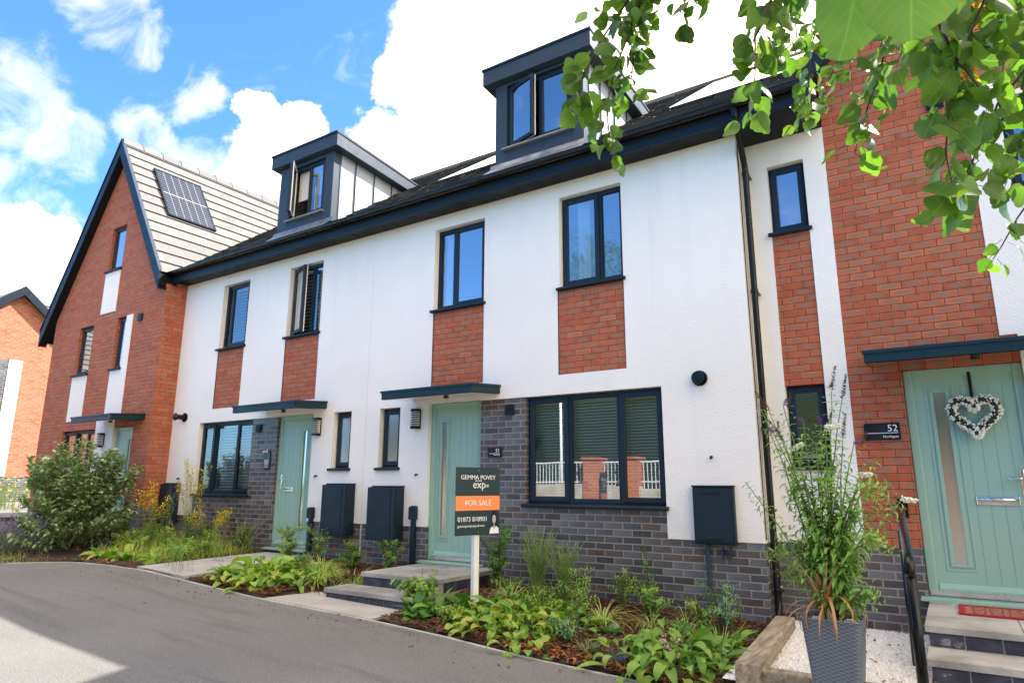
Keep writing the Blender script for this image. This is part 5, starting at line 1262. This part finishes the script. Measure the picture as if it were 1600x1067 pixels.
# nandina-like shrubs under the meter boxes
random.seed(19)
def bushy(name, x, y, n, h, lean, label, mat=L_DARK, leaf=(.06,.022), red=0, group='small shrubs along the wall', step=.022, cat='shrub'):
    B = (x, y, gz(x,y)); stems = []
    for i in range(n):
        s_ = arc((x+U(-.06,.06), y+U(-.05,.05), B[2]), U(0,6.283), U(.05,lean), h*U(.6,1.1), 5); stems.append(s_)
        for _ in range(2):
            j = random.randint(2,4); a = U(0,6.283); stems.append([s_[j], s_[j]+Vector((math.cos(a)*.08, math.sin(a)*.08, .05)), s_[j]+Vector((math.cos(a)*.16, math.sin(a)*.14, .07))])
    t = leafy_stems(name, label, B, stems, mat, STEMB, group, cat, leaf=leaf, step=step, start=.2, up=.4)
    if red:
        rb = MB()
        for i in range(red):
            s_ = random.choice(stems); p = s_[-1]+Vector((U(-.08,.08),U(-.08,.08),U(-.1,.04))); 
            for q in range(3): rb.leaf(p, (U(-1,1),U(-1,1),U(-.2,.6)), (0,0,1), .05, .02, .3, .3, 3, 'lance')
        rb.build('red_leaves', REDL, t)
    return t
for k, (x, y, h, mt_) in enumerate(((-6.3,-1.1,.40,L_MID),(-6.9,-1.3,.36,L_LIME),(-5.7,-.9,.36,L_LIME),(-5.5,-1.3,.30,L_MID),(-6.5,-.35,.5,L_DARK),(-7.2,-.9,.42,L_MID),(-5.6,-.25,.42,L_DARK))):
    bushy('leafy_weed', x, y, 9, h, .24, ['leafy weed in the middle of the rough grass','bright leafy weed nearest the big shrub','bright leafy weed in front of the goldenrod','leafy weed close to the path edge of house 50','dark leafy weed under the window of house 50','leafy weed below the grey meter box at the far left','dark leafy weed at the grey brick beside the green door 50'][k], mt_, (.075,.030), group='leafy weeds in the rough grass', step=.026, cat='weed')
bushy('nandina', -3.0, -.42, 11, .40, .28, 'dark green shrub with a few red leaves below the larger meter box', red=7)
bushy('nandina', -2.35, -.35, 9, .42, .22, 'dark green shrub with red leaves at the left side of the landing', red=6)
bushy('rose_bush', -3.75, -.35, 8, .52, .15, 'small bush with yellow-green tips below the left meter box', L_MID, (.045,.026))
bushy('rose_bush', -4.25, -.50, 10, .55, .2, 'leafy bush in front of the cable riser of house 50', L_LIME, (.055,.035))
bushy('rose_bush', -.62, -.40, 14, .78, .24, 'tall dark leafy rose bush against the grey brick right of the for sale post', L_DARK, (.05,.026), step=.018)
bushy('climbing_rose', 1.13, -.18, 4, .84, .07, 'thin upright rose climbing the grey brick below the big window', L_DARK, (.034,.02), group='small shrubs along the wall')
bushy('nandina', .88, -.25, 7, .40, .18, 'small airy shrub with a red leaf against the grey brick below the big window', L_MID, red=2)
bushy('rose_bush', .47, -.55, 8, .42, .14, 'bright green upright plant with orange tips right of the rosemary', L_MID, (.06,.022))
bushy('rose_bush', 1.28, -.42, 8, .30, .2, 'leafy plant with yellowish leaves at the foot of the thin climbing rose', L_MID, (.055,.035))
bushy('rose_bush', 1.72, -.42, 6, .26, .2, 'low yellow-green shrub at the foot of the service pipe', L_LIME, (.05,.03))
bushy('fern_leaf_shrub', 2.02, -.52, 12, .44, .28, 'fine ferny grey-green shrub at the wall corner by the downpipe', L_BLUE, (.045,.018), step=.016)
bushy('hollyhock', -.98, -1.35, 9, .44, .30, 'round-leaved plant leaning over the steps left of the white post', L_MID, (.085,.085), step=.05)
# rosemary
random.seed(20); B = (-.06,-.30,gz(-.06,-.30)); t = plant('rosemary', 'feathery upright rosemary bush in two tufts below the big window', 'rosemary', B); lb, sb = MB(), MB()
for i in range(130):
    cx = (-.13, .22)[i % 5 > 2]; s_ = arc((cx+U(-.05,.05), -.32+U(-.06,.06), B[2]), U(0,6.283), U(.02,.26), U(.45,.80)*(1 if cx < 0 else .82), 6, .8, .006); sb.tube(s_, .0025, 4)
    for j in range(60):
        q = .12+.88*j/60; m_ = min(5, int(q*6)); p = s_[m_]+(s_[m_+1]-s_[m_])*(q*6-m_); a = U(0,6.283); lb.leaf(p, (math.cos(a),math.sin(a),1.1), (0,0,1), U(.022,.036), .0055, .1, .2, 1, 'strap')
lb.build('needles', rnd_mat('rosemary_needle', G((.26,.40,.09),(.36,.50,.14),(.20,.32,.07)), .6, .2), t); sb.build('stems', STEMG, t)
# dark primula clumps right of the steps
random.seed(21)
for k, (x, y, s_) in enumerate(((-.82,-1.62,1.0),(-.56,-1.55,1.1),(-.35,-1.42,1.25),(-.62,-1.78,.85),(-.12,-1.25,1.15))):
    rosette('primula', ['dark green primula clump touching the lower step','dark green primula clump second from the lower step','tall dark green primula clump at the foot of the for sale post','small dark primula clump nearest the kerb by the steps','dark green primula clump right behind the for sale post'][k], (x,y,gz(x,y)), 22, .26*s_, .10*s_, L_DARK, (.25,1.3), .55, 'spoon', group='primula clumps beside the steps')
random.seed(22)
for k, (x, y, n, L, mt_) in enumerate(((.10,-1.25,26,.26,L_MID),(.38,-1.45,30,.27,L_LIME),(.58,-1.12,20,.25,L_MID),(.22,-1.72,22,.25,L_LIME),(.55,-1.72,18,.22,L_LIME),(.80,-1.22,12,.22,L_MID),(-.02,-1.70,14,.22,L_LIME),(.72,-1.98,7,.18,L_MID),(.35,-.95,16,.24,L_MID))):
    bigleaf(x, y, n, L, ['leafy green clump immediately right of the for sale post','brightest leafy clump in the middle of the bed','leafy clump behind the brightest one, below the rosemary','pale leafy clump leaning toward the kerb right of the post','pale leafy clump at the kerb side of the bed','leafy clump at the right end of the leafy mass','pale broad-leaved plant nearest the kerb right of the steps','small fallen leafy shoot lying over the kerb','leafy clump furthest back, in front of the rosemary'][k], mt_, W=.12 if k != 6 else .15, group='leafy clumps in the middle bed')
for k, (x, y, h, mt_) in enumerate(((.02,-1.05,.34,L_MID),(.45,-1.22,.38,L_LIME),(.75,-.95,.34,L_MID),(.30,-.78,.30,L_DARK),(.95,-1.55,.22,L_BLUE),(-.18,-1.75,.20,L_LIME),(1.95,-1.15,.34,L_DARK),(-3.55,-1.85,.22,L_MID),(-3.3,-1.1,.34,L_DARK))):
    bushy('leafy_weed', x, y, 7, h, .22, ['upright leafy weed just right of the white post','upright yellow-green weed rising from the brightest clump','upright weed at the back right of the leafy mass','dark weed between the rosemary and the leafy mass','blue-green weed at the kerb-side end of the leafy mass','small bright weed near the kerb below the white post','dark weed between the sleeper and the big leaves','low weed on the kerb below the bright clump by the path','dark weed between the bright clump and the sedges'][k], mt_, (.055,.022), group='leafy weeds among the clumps', step=.024, cat='weed')
grass('sedge_clump', 'arching striped sedge between the rose bush and the rosemary', (-.30,-.62,gz(-.3,-.62)), 60, .40, L_CAREX, .07, .008, 1.2, group='sedges in the bark bed')
grass('sedge_clump', 'arching striped sedge right of the leafy clumps in the bark', (.93,-.85,gz(.93,-.85)), 80, .46, L_CAREX, .08, .008, 1.3, group='sedges in the bark bed')
grass('sedge_clump', 'thin sedge at the foot of the climbing rose', (1.38,-.72,gz(1.38,-.72)), 40, .36, L_CAREX, .07, .007, 1.2, group='sedges in the bark bed')
grass('sedge_clump', 'sedge below the right meter box pipe', (1.68,-.62,gz(1.68,-.62)), 55, .30, L_CAREX, .08, .007, 1.0, group='sedges in the bark bed')
grass('chive_tuft', 'dark grassy tuft with upright blades near the ferny shrub', (2.10,-.95,gz(2.1,-.95)), 110, .30, L_MID, .12, .008, .5, group='grassy tufts')
grass('chive_tuft', 'small blue-green grassy tuft in the bark near the kerb', (1.22,-1.72,gz(1.22,-1.72)), 60, .17, L_BLUE, .06, .006, .4, group='grassy tufts')
grass('chive_tuft', 'small grassy tuft at the right foot of the leafy mass', (.78,-1.62,gz(.78,-1.62)), 50, .22, L_MID, .06, .006, .5, group='grassy tufts')
rosette('small_rosette', 'neat blue-green rosette alone in the bark', (1.12,-1.12,gz(1.12,-1.12)), 20, .15, .085, L_BLUE, (.15,1.2), .3, 'oval')
rosette('seedling', 'tiny green seedling in the bark below the rosette', (.98,-1.62,gz(.98,-1.62)), 12, .09, .022, L_LIME, (.2,1.0), .3, 'lance')
random.seed(23)
for k, (x, y, n, L) in enumerate(((1.85,-1.45,30,.30),(2.12,-1.62,28,.30),(1.98,-1.88,24,.28),(2.22,-1.25,16,.24),(1.62,-1.86,12,.26))):
    bigleaf(x, y, n, L, ['big-leaved green clump at the right end of the bark bed','big-leaved clump beside the long timber sleeper','big-leaved clump sprawling over the kerb near the gravel','smaller leafy clump against the sleeper','leafy shoot with one long leaf over the slate offcut'][k], L_MID, W=.12, group='leafy clumps by the sleeper')
b = MB(); t = plant('pink_flowers', 'tiny pink flowers among the big leaves near the sleeper', 'flower', (2.02,-1.95,.05)); 
for i in range(14): b.blob((2.02+U(-.08,.08),-1.98+U(-.05,.05),.27+U(-.05,.06)), U(.006,.012), 6, 4)
b.build('blossoms', simple('pink_petal', (.62,.25,.45), .6), t); b = MB()
for i in range(8): b.tube([(2.02+U(-.05,.05),-1.97,.03),(2.02+U(-.08,.08),-1.98,.26)], .0015, 4)
b.build('stems', STEMG, t)
# far yellow flowers
random.seed(24); b = MB(); sb = MB(); t = plant('yellow_flower_bed', 'patch of yellow flowers in front of the far house', 'flowers', (-18.5, .5, .72))
for i in range(700): b.leaf((-18.5+U(-1,1), .6+U(-1.5,1.8), .75+U(0,.85)), (U(-1,1),U(-1,1),U(0,1)), (0,0,1), U(.05,.09), U(.03,.05), .3, .3, 2, 'oval')
for i in range(120): x, y = -18.5+U(-1,1), .6+U(-1.5,1.8); sb.tube([(x,y,.7),(x+U(-.1,.1),y,1.4)], .008, 4)
b.build('flowers', YEL, t); sb.build('stems', STEMG, t)

# ------------------------------------------------------------------ planter with buddleia and withered strap leaves
PX, PY = 3.195, -2.22
pt = thing('planter', (PX, PY, -.06), 'tall tapering slate-grey woven planter on the white gravel', 'planter')
def pring(z, s, seg=10, r=.22):
    out = []
    for cx, cy, a0 in ((1,-1,-90),(1,1,0),(-1,1,90),(-1,-1,180)):
        for k in range(seg//2):
            a = R(a0+90*k/(seg//2-1)); out.append((PX+cx*s*(1-r)+math.cos(a)*s*r, PY+cy*s*(1-r)+math.sin(a)*s*r, z))
    return out
rings = [(-.06,.105),(.3,.140),(.60,.168),(.622,.176),(.628,.172),(.62,.158),(.53,.152)]
b = MB(); n0 = 0; RG = [pring(z, s) for z, s in rings]; N_ = len(RG[0])
for rg in RG: b.v += rg
for i in range(len(RG)-1):
    for k in range(N_): b.f.append((i*N_+k, i*N_+(k+1)%N_, (i+1)*N_+(k+1)%N_, (i+1)*N_+k))
b.f.append(tuple(reversed(range(N_))))
wv = NT('woven_planter'); sp = wv.n('ShaderNodeSeparateXYZ'); wv.l(wv.pos(), sp.inputs[0])
sn = wv.n('ShaderNodeSeparateXYZ'); wv.l(wv._g.outputs['True Normal'], sn.inputs[0]); side = wv.math('GREATER_THAN', wv.math('ABSOLUTE', sn.outputs[0]), .7)
u = wv.math('ADD', wv.math('MULTIPLY', sp.outputs[1], side), wv.math('MULTIPLY', sp.outputs[0], wv.math('SUBTRACT', 1, side)))
rz = wv.math('DIVIDE', sp.outputs[2], .0115); rw = wv.math('FLOOR', rz); fz = wv.math('FRACT', rz)
ph = wv.math('MULTIPLY', wv.math('FLOORED_MODULO', rw, 2), math.pi); wave = wv.math('SINE', wv.math('ADD', wv.math('MULTIPLY', u, 2*math.pi/.052), ph))
hgt = wv.math('MULTIPLY', wv.math('SUBTRACT', 1, wv.math('POWER', wv.math('ABSOLUTE', wv.math('SUBTRACT', wv.math('MULTIPLY', fz, 2), 1)), 3)), wv.math('ADD', .55, wv.math('MULTIPLY', wave, .45)))
wv.pbr(wv.mix(hgt, (.055,.070,.092), (.145,.175,.215)), .42, normal=wv.bump(hgt, .7, .005)); wv = wv.m
b.build('pot', wv, pt, smooth=False)
b = MB(); b.v += pring(.575,.154); b.f.append(tuple(range(N_))); b.build('compost', SOILM, pt)
random.seed(31); b = MB()
for i in range(650):
    x, y = PX+U(-.14,.14), PY+U(-.14,.14); b.blob((x,y,.585), U(.006,.011), 5, 4, .2)
b.build('top_gravel', GRAVEL, pt)
random.seed(32)
bu = plant('buddleia', 'tall arching buddleia with purple and white flower spikes growing from the woven planter', 'shrub', (PX, PY, .57))
lb, sb = MB(), MB()
def spike(mb, p, d, L, r):
    d = Vector(d).normalized(); n = int(L/.005)
    for i in range(n*4):
        t = U(0,1); rr = r*(1-.65*t); a = U(0,6.283); o = d.orthogonal().normalized(); o = Matrix.Rotation(a, 3, d) @ o
        mb.leaf(p+d*L*t+o*rr*.4, (o+d*.6), d, rr*1.3+.004, .008, .2, .3, 1, 'strap')
tips = [(-0.38,0.15,1.43,'p'),(-0.32,0.14,1.40,'b'),(-0.17,-0.14,1.40,'p'),(-0.24,-0.13,1.21,'p'),(-0.23,0.11,1.18,'b'),(0.11,0.08,1.51,'b'),(0.17,0.05,1.44,'b'),(0.07,-0.06,1.24,'w'),(-0.08,0.03,1.29,'p'),(0.03,0.03,1.28,'p'),(0.15,0.03,1.17,'b'),(0.23,-0.11,1.13,'p'),(-0.15,-0.02,1.11,'w'),(0.24,-0.03,0.93,'w'),(0.33,0.07,1.04,'n'),(0.39,0.16,0.89,'n'),(0.45,0.14,0.78,'w'),(-0.49,0.01,0.89,'n'),(-0.37,-0.02,0.37,'n'),(0.27,-0.07,0.18,'n'),(0.37,-0.15,0.46,'n'),(0.42,-0.15,0.71,'n'),(-0.15,-0.06,0.96,'n'),(0.10,0.13,0.97,'n'),(-0.22,0.02,0.69,'n'),(0.04,-0.15,0.74,'n'),(0.23,-0.06,0.58,'n'),(0.03,0.00,0.53,'n'),(-0.20,0.06,0.39,'n'),(0.01,-0.10,1.15,'n'),(0.11,0.09,0.49,'n'),(0.17,0.08,0.29,'n'),(0.01,0.13,0.25,'n'),(-0.30,0.08,0.24,'n')]
for tx, ty, tz, kind in tips:
    B = Vector((PX+U(-.05,.05), PY+U(-.05,.05), .58)); T = Vector((PX+tx, PY+ty, .58+tz*.98)); n = 12; pts = []
    low = tz < .75
    for i in range(n+1):
        t = i/n; hx = t**1.5 if not low else t; z = B.z+(T.z-B.z)*(t if not low else math.sin(t*2.2)/math.sin(2.2)*1.0)
        pts.append(Vector((B.x+(T.x-B.x)*hx, B.y+(T.y-B.y)*hx, z))+Vector((U(-.004,.004),U(-.004,.004),0)))
    sb.tube(pts, [.0065*(1-.75*i/n)+.001 for i in range(n+1)], 6)
    tot = n; q = 1.2 if low else U(2.6,4.6)
    k = 0
    while q < n-.15:
        j = int(q); p = pts[j]+(pts[min(n,j+1)]-pts[j])*(q-j); d = (pts[min(n,j+1)]-pts[j]).normalized(); side = Matrix.Rotation(k*1.57+U(-.3,.3)+.5, 3, d) @ d.orthogonal().normalized()
        for sgn in (1,-1):
            sc = (1.15-.65*q/n)*U(.8,1.15); dd = (side*sgn+d*.35).normalized(); lb.leaf(p, dd, d*.7+Vector((0,0,.5)), .118*sc, .030*sc, U(.3,1.3), .3, 5, 'lance')
            if U(0,1) < .45:      # small side shoot
                e = p+dd*.05+d*.02
                for w_ in range(3): lb.leaf(e, (dd+Vector((U(-.6,.6),U(-.6,.6),U(-.2,.6)))).normalized(), (0,0,1), .055*sc, .016*sc, U(.2,.8), .3, 3, 'lance')
        k += 1; q += .40*U(.8,1.2)
    dT = (pts[-1]-pts[-2]).normalized(); fp, fwh, fbr = MB(), MB(), MB()
    if kind == 'p': spike(fp, pts[-1], dT+Vector((U(-.9,.9),0,-.2)), .05, .016); spike(fbr, pts[-1]+Vector((.03,0,-.02)), dT+Vector((.4,0,.2)), .10, .014)
    if kind == 'w':
        dw = (dT+Vector((U(-.2,.9),0,-.8))).normalized(); lw = U(.06,.10)
        for i in range(110):
            t = U(0,1); o = Vector((random.gauss(0,1),random.gauss(0,1),random.gauss(0,1))).normalized()*.019*(1-.5*t); fwh.blob(pts[-1]+dw*lw*t+o, U(.004,.0065), 5, 4)
    if kind == 'b': spike(fbr, pts[-1], dT+Vector((U(-.4,.4),0,0)), .17, .016)
    fp.build('purple_flower', PURP, bu); fwh.build('white_flower', WHITF, bu); fbr.build('faded_flower', BROWNF, bu)
lb.build('leaves', L_BUD, bu, smooth=True); sb.build('stems', STEMG, bu)
random.seed(33); b = MB(); ct = plant('strap_leaf_plant', 'withered orange-brown strap-leaved plant in the woven planter', 'plant', (PX-.04, PY-.03, .57))
for i in range(56):
    a = U(0,6.283); e = U(.3,1.5); d = Vector((math.cos(a)*math.cos(e), math.sin(a)*math.cos(e), math.sin(e))); b.leaf((PX-.04+U(-.015,.015), PY-.03+U(-.015,.015), .66+U(-.05,.05)), d, (0,0,1), U(.28,.50), U(.011,.018), U(1.2,3.2) if e < .95 else U(.1,.6), .4, 9, 'strap')
b.build('leaves', CORDY, ct); b = MB(); b.tube([(PX-.04,PY-.03,.57),(PX-.045,PY-.03,.70)], [.017,.010], 8); b.build('stem', STEMB, ct)

# ------------------------------------------------------------------ overhanging lime tree
random.seed(41)
TWIGS = [
 (0.078,0.045,[(3.380,-5.370,3.033),(3.329,-5.468,2.808),(3.310,-5.505,2.666),(3.260,-5.510,2.561),(3.248,-5.542,2.419),(3.246,-5.516,2.312)]),
 (0.075,0.05,[(3.364,-5.381,3.033),(3.270,-5.445,2.808),(3.193,-5.467,2.696),(3.166,-5.514,2.573),(3.134,-5.511,2.480)]),
 (0.072,0.05,[(3.323,-5.458,2.754),(3.310,-5.487,2.596),(3.292,-5.476,2.509)]),
 (0.065,0.06,[(3.472,-5.208,3.114),(3.376,-5.246,3.014),(3.270,-5.308,2.984),(3.173,-5.363,2.954),(3.135,-5.380,2.924)]),
 (0.075,0.05,[(3.543,-5.264,3.034),(3.454,-5.287,2.901),(3.398,-5.307,2.834),(3.386,-5.307,2.806)]),
 (0.085,0.05,[(3.752,-5.431,2.793),(3.681,-5.492,2.612),(3.645,-5.544,2.485),(3.634,-5.527,2.393),(3.620,-5.519,2.325)]),
 (0.075,0.04,[(3.738,-5.136,3.035),(3.685,-5.126,2.864),(3.680,-5.100,2.750),(3.625,-5.121,2.693)]),
 (0.065,0.04,[(3.821,-4.777,3.277),(3.743,-4.778,3.080),(3.684,-4.776,2.927),(3.655,-4.756,2.775),(3.616,-4.753,2.665)]),
 (0.06,0.035,[(3.934,-4.500,3.439),(3.843,-4.492,3.177),(3.742,-4.515,3.011),(3.688,-4.520,2.892),(3.647,-4.522,2.797)]),
 (0.06,0.04,[(3.968,-4.357,3.445),(3.891,-4.330,3.149),(3.832,-4.331,3.001),(3.792,-4.338,2.927)]),
 (0.08,0.06,[(4.000,-5.268,2.794),(3.928,-5.261,2.584),(3.887,-5.259,2.471),(3.839,-5.259,2.350),(3.808,-5.256,2.262)]),
 (0.085,0.05,[(4.158,-5.470,2.553),(4.078,-5.536,2.372),(4.027,-5.597,2.244),(4.001,-5.591,2.151),(3.986,-5.578,2.065),(3.991,-5.556,1.991)]),
 (0.08,0.05,[(4.027,-5.597,2.244),(4.052,-5.570,2.201),(4.069,-5.549,2.164)]),
 (0.085,0.05,[(4.280,-5.358,2.434),(4.183,-5.408,2.381),(4.112,-5.448,2.354),(4.042,-5.490,2.340),(3.998,-5.522,2.353)]),
 (0.08,0.05,[(4.294,-5.220,2.407),(4.180,-5.284,2.364),(4.109,-5.308,2.278),(4.061,-5.314,2.178),(4.014,-5.322,2.093),(3.985,-5.330,2.050)]),
 (0.075,0.05,[(4.286,-5.207,2.336),(4.179,-5.255,2.250),(4.132,-5.263,2.164),(4.112,-5.258,2.093)]),
 (0.065,0.055,[(4.336,-4.805,2.330),(4.215,-4.858,2.227),(4.154,-4.876,2.142),(4.108,-4.886,2.065),(4.085,-4.892,2.031)]),
 (0.08,0.05,[(4.095,-4.902,3.036),(4.010,-4.913,2.865),(3.964,-4.914,2.751),(3.923,-4.921,2.675)]),
 (0.075,0.05,[(4.199,-4.717,3.058),(4.112,-4.733,2.898),(4.049,-4.748,2.798),(3.989,-4.767,2.718)]),
 (0.08,0.05,[(4.285,-5.070,2.747),(4.201,-5.091,2.618),(4.162,-5.091,2.521),(4.148,-5.084,2.456)]),
 (0.07,0.05,[(3.844,-4.864,3.196),(3.809,-4.849,3.050),(3.759,-4.849,2.925)]),
]
tr = plant('lime_tree', 'lime tree whose thin drooping branches with heart-shaped leaves hang across the upper right', 'tree', (6.9, -8.9, -.15))
tb = MB(); tb.tube([(6.9,-8.9,-.3),(6.88,-8.88,.3),(6.8,-8.8,1.6),(6.75,-8.75,3.0),(6.6,-8.7,4.8),(6.5,-8.6,7.0)], [.26,.19,.16,.14,.11,.06], 14); tb.build('trunk', BARK, tr, smooth=True)
limbs = [[(6.78,-8.78,2.4),(6.2,-8.2,3.2),(5.2,-7.2,3.6),(4.3,-6.2,3.6),(3.6,-5.7,3.65),(3.3,-5.5,3.7)], [(6.75,-8.75,2.9),(6.2,-7.8,3.5),(5.4,-6.6,3.6),(4.9,-5.9,3.7)], [(6.7,-8.7,3.6),(5.6,-8.4,4.6),(4.5,-7.6,4.9),(3.6,-6.6,4.6)]]
bb = MB()
for l in limbs: bb.tube(l, [.07,.05,.035,.024,.014,.008][:len(l)] , 8)
lb = MB(); sb = MB(); lb.jag = .09
def hangleaf(p, s, shape='heart', d=None):
    a = U(0, 6.283); d = Vector(d) if d else Vector((math.cos(a)*.55, math.sin(a)*.55, -1+U(-.1,.7)))
    d.normalize(); q = p + (d+Vector((0,0,.3)))*.028; sb.tube([p, q], .0009, 3)
    a2 = U(0, 6.283); nn = Vector((math.cos(a2), math.sin(a2), U(-.1,.9)))
    lb.leaf(q, d, nn, s*U(.8,1.15), s*U(.72,.98), U(-.3,.9), U(-.2,.45), 10, shape)
allp = [Vector(p) for l in limbs for p in l]
for s, sp_, pts in TWIGS:
    s *= .82; sp_ *= .54
    P = [Vector(p) for p in pts]; near = min(allp, key=lambda q: (q-P[0]).length+ (0 if q.z > P[0].z else 5))
    full = [near, (near+P[0])/2+Vector((0,0,.12))] + P if P[0].z > 2.0 else P
    sb.tube(full, [max(.0012, .005*(1-.8*i/(len(full)-1))) for i in range(len(full))], 5)
    for p, q in zip(full[1:] if full is not P else full, full[2:] if full is not P else full[1:]):
        L = (q-p).length; n = max(1, int(L/(sp_*.55)))
        for k in range(n):
            c = p+(q-p)*((k+U(0,1))/n)+Vector((U(-.015,.015),U(-.015,.015),U(-.015,.01))); hangleaf(c, s*U(.7,1.1))
            if U(0,1) < .35: hangleaf(c+Vector((U(-.05,.05),U(-.05,.05),U(-.03,.03))), s*U(.5,.9))
    hangleaf(P[-1], s)
# crown outside the picture, above and behind
for l in limbs:
    for p, q in zip(l, l[1:]):
        p, q = Vector(p), Vector(q)
        for k in range(14):
            c = p+(q-p)*U(0,1); a = U(0,6.283); e = c+Vector((math.cos(a)*.4, math.sin(a)*.4, U(.1,.6)))
            sb.tube([c, e], .003, 4)
            for _ in range(9): hangleaf(c+(e-c)*U(.2,1)+Vector((U(-.08,.08),U(-.08,.08),U(-.05,.05))), .08)
BIG = [((3.905,-6.241,2.057),(3.874,-6.219,1.925),.62,(.3,-1,-.2)), ((3.953,-6.290,1.991),(3.940,-6.270,1.895),.92,(0,-1,-.3))]
YL = [(4.115,-5.27,2.57),(4.06,-5.31,2.52),(4.05,-5.3,2.40)]
L_TREE_V = L_TREE
# the two nearest leaves
nb_ = MB(); nb_.jag = .05
for base, d, s, nn in BIG:
    d = Vector(d)-Vector(base); L = d.length; nb_.leaf(base, d, nn, L, L*s, .7, .38, 16, 'heart')
    top = Vector(base)+Vector((.05,.0,.16)); sb.tube([top, Vector(base)], .0014, 4); sb.tube([top, top+Vector((.2,.1,.45)), Vector((4.3,-6.0,3.45))], .003, 4)
lb.build('leaves', L_TREE_V, tr, smooth=True); nb_.build('large_leaf', L_BIG, tr, smooth=True); sb.build('twigs', TWIG, tr); bb.build('branches', BARK, tr, smooth=True)
yb = MB()
for p in YL: 
    for k in range(3): yb.leaf(Vector(p)+Vector((U(-.02,.02),U(-.02,.02),0)), (U(-.6,.6),U(-.6,.6),-1), (U(-1,1),U(-1,1),.4), .055, .045, .4, .2, 6, 'heart')
yb.build('autumn_leaves', rnd_mat('autumn_leaf', G((.55,.28,.02),(.50,.20,.02),(.45,.38,.04)), .5, .5), tr, smooth=True)

# ------------------------------------------------------------------ the other side of the street (seen only as reflections)
random.seed(51)
STONE = slab_mat('rubble_stone', (.34,.31,.25), (.50,.47,.40))
ow = thing('boundary_wall', (0, -10.1, -.2), 'stone wall with white railings reflected in the big window of house 51', 'wall')
b = MB(); 
x = -16
while x < 12:
    w = U(.5,.9); b.box(x, x+w-.01, -10.3+U(-.02,.02), -9.95+U(-.02,.02), -.4, ze(x)+1.12+U(-.03,.03)); x += w
b.build('stone_wall', STONE, ow)
b = MB(); b.box(-16,12,-10.15,-10.11,1.30+.75,1.34+.75); b.box(-16,12,-10.15,-10.11,1.50,1.53); x = -16
while x < 12: b.box(x,x+.016,-10.14,-10.12,1.2,2.08); x += .11
b.build('railing', simple('pale_railing', (.66,.68,.70), .4), ow)
for k, x in enumerate((-4.63,-3.45,3.5,-9.5)):
    t = thing('brick_pier', (x,-10.1,-.1), ['orange brick gate pier reflected left of centre in the big window','orange brick gate pier reflected beside the mullion of the big window','orange brick pier on the far side of the street, right','orange brick pier on the far side of the street, left'][k], 'pier', 'brick piers across the street')
    b = MB(); b.box(x-.25,x+.25,-10.36,-9.86,-.3,2.14); b.build('shaft', ORANGE, t); b = MB(); b.box(x-.29,x+.29,-10.40,-9.82,2.14,2.20); b.build('cap', ORANGE, t)
t = thing('lamp_post', (-5.95,-10.6,0), 'slim white lamp post reflected in the left light of the big window', 'lamp post'); b = MB(); b.tube([(-5.95,-10.6,-.1),(-5.95,-10.6,5.2)], [.05,.035], 10); b.build('column', WPLAST, t, smooth=True); b = MB(); b.box(-6.05,-5.85,-10.6,-10.1,5.2,5.28); b.build('lantern', ZINC, t)
HEDGE = rnd_mat('dark_hedge_leaf', G((.010,.022,.006),(.016,.034,.010),(.024,.045,.012)), .8)
LF = rnd_mat('far_tree_leaf', G((.05,.12,.02),(.09,.19,.03),(.14,.26,.04),(.04,.09,.02)), .6, .25)
def back_tree(x, y, h, r, n, label):
    t = thing('broadleaf_tree', (x,y,-.1), label, 'tree', 'trees across the street'); b = MB(); b.tube([(x,y,-.1),(x+.1,y,h*.35),(x,y+.1,h*.8)], [.22,.16,.06], 10); b.build('trunk', BARK, t); b = MB(); cl = [(Vector((x,y,h*.6))+Vector((U(-1,1)*r*.7,U(-1,1)*r*.7,U(-1,1)*h*.33)), U(.3,.6)*r) for _ in range(16)]
    for i in range(n):
        c, cr = random.choice(cl); o = Vector((random.gauss(0,1),random.gauss(0,1),random.gauss(0,1))).normalized()*cr*U(.5,1)**.5; b.leaf(c+o, (U(-1,1),U(-1,1),U(-1,.4)), (U(-1,1),U(-1,1),1), U(.16,.28), U(.12,.2), .3, .3, 1, 'lance')
    b.build('crown', LF, t)
back_tree(-6.3,-14.5,10.9,2.2,12000,'tall bright tree reflected in the upstairs window of house 51')
back_tree(-10.5,-15,6.2,3.0,3500,'bushy tree across the street reflected in the window of house 50')
back_tree(2.5,-16,6.6,3.0,3500,'tree across the street to the right of the gate')
b = MB()
for i in range(14000): b.leaf((U(-18,12), -11.9+U(-.8,.6), U(.3,4.6)+U(-.3,.3)), (U(-1,1),U(-1,1),U(-1,1)), (U(-1,1),U(-1,1),1), U(.12,.22), U(.08,.14), .2, .3, 1, 'lance')
b.box(-18,12,-12.9,-12.2,-.2,4.4); b.build('hedge', HEDGE, label='dense hedge behind the railings across the street', cat='hedge', kind='stuff', loc=(0,0,0))
print('verts', sum(len(o.data.vertices) for o in bpy.data.objects if o.type == 'MESH'))
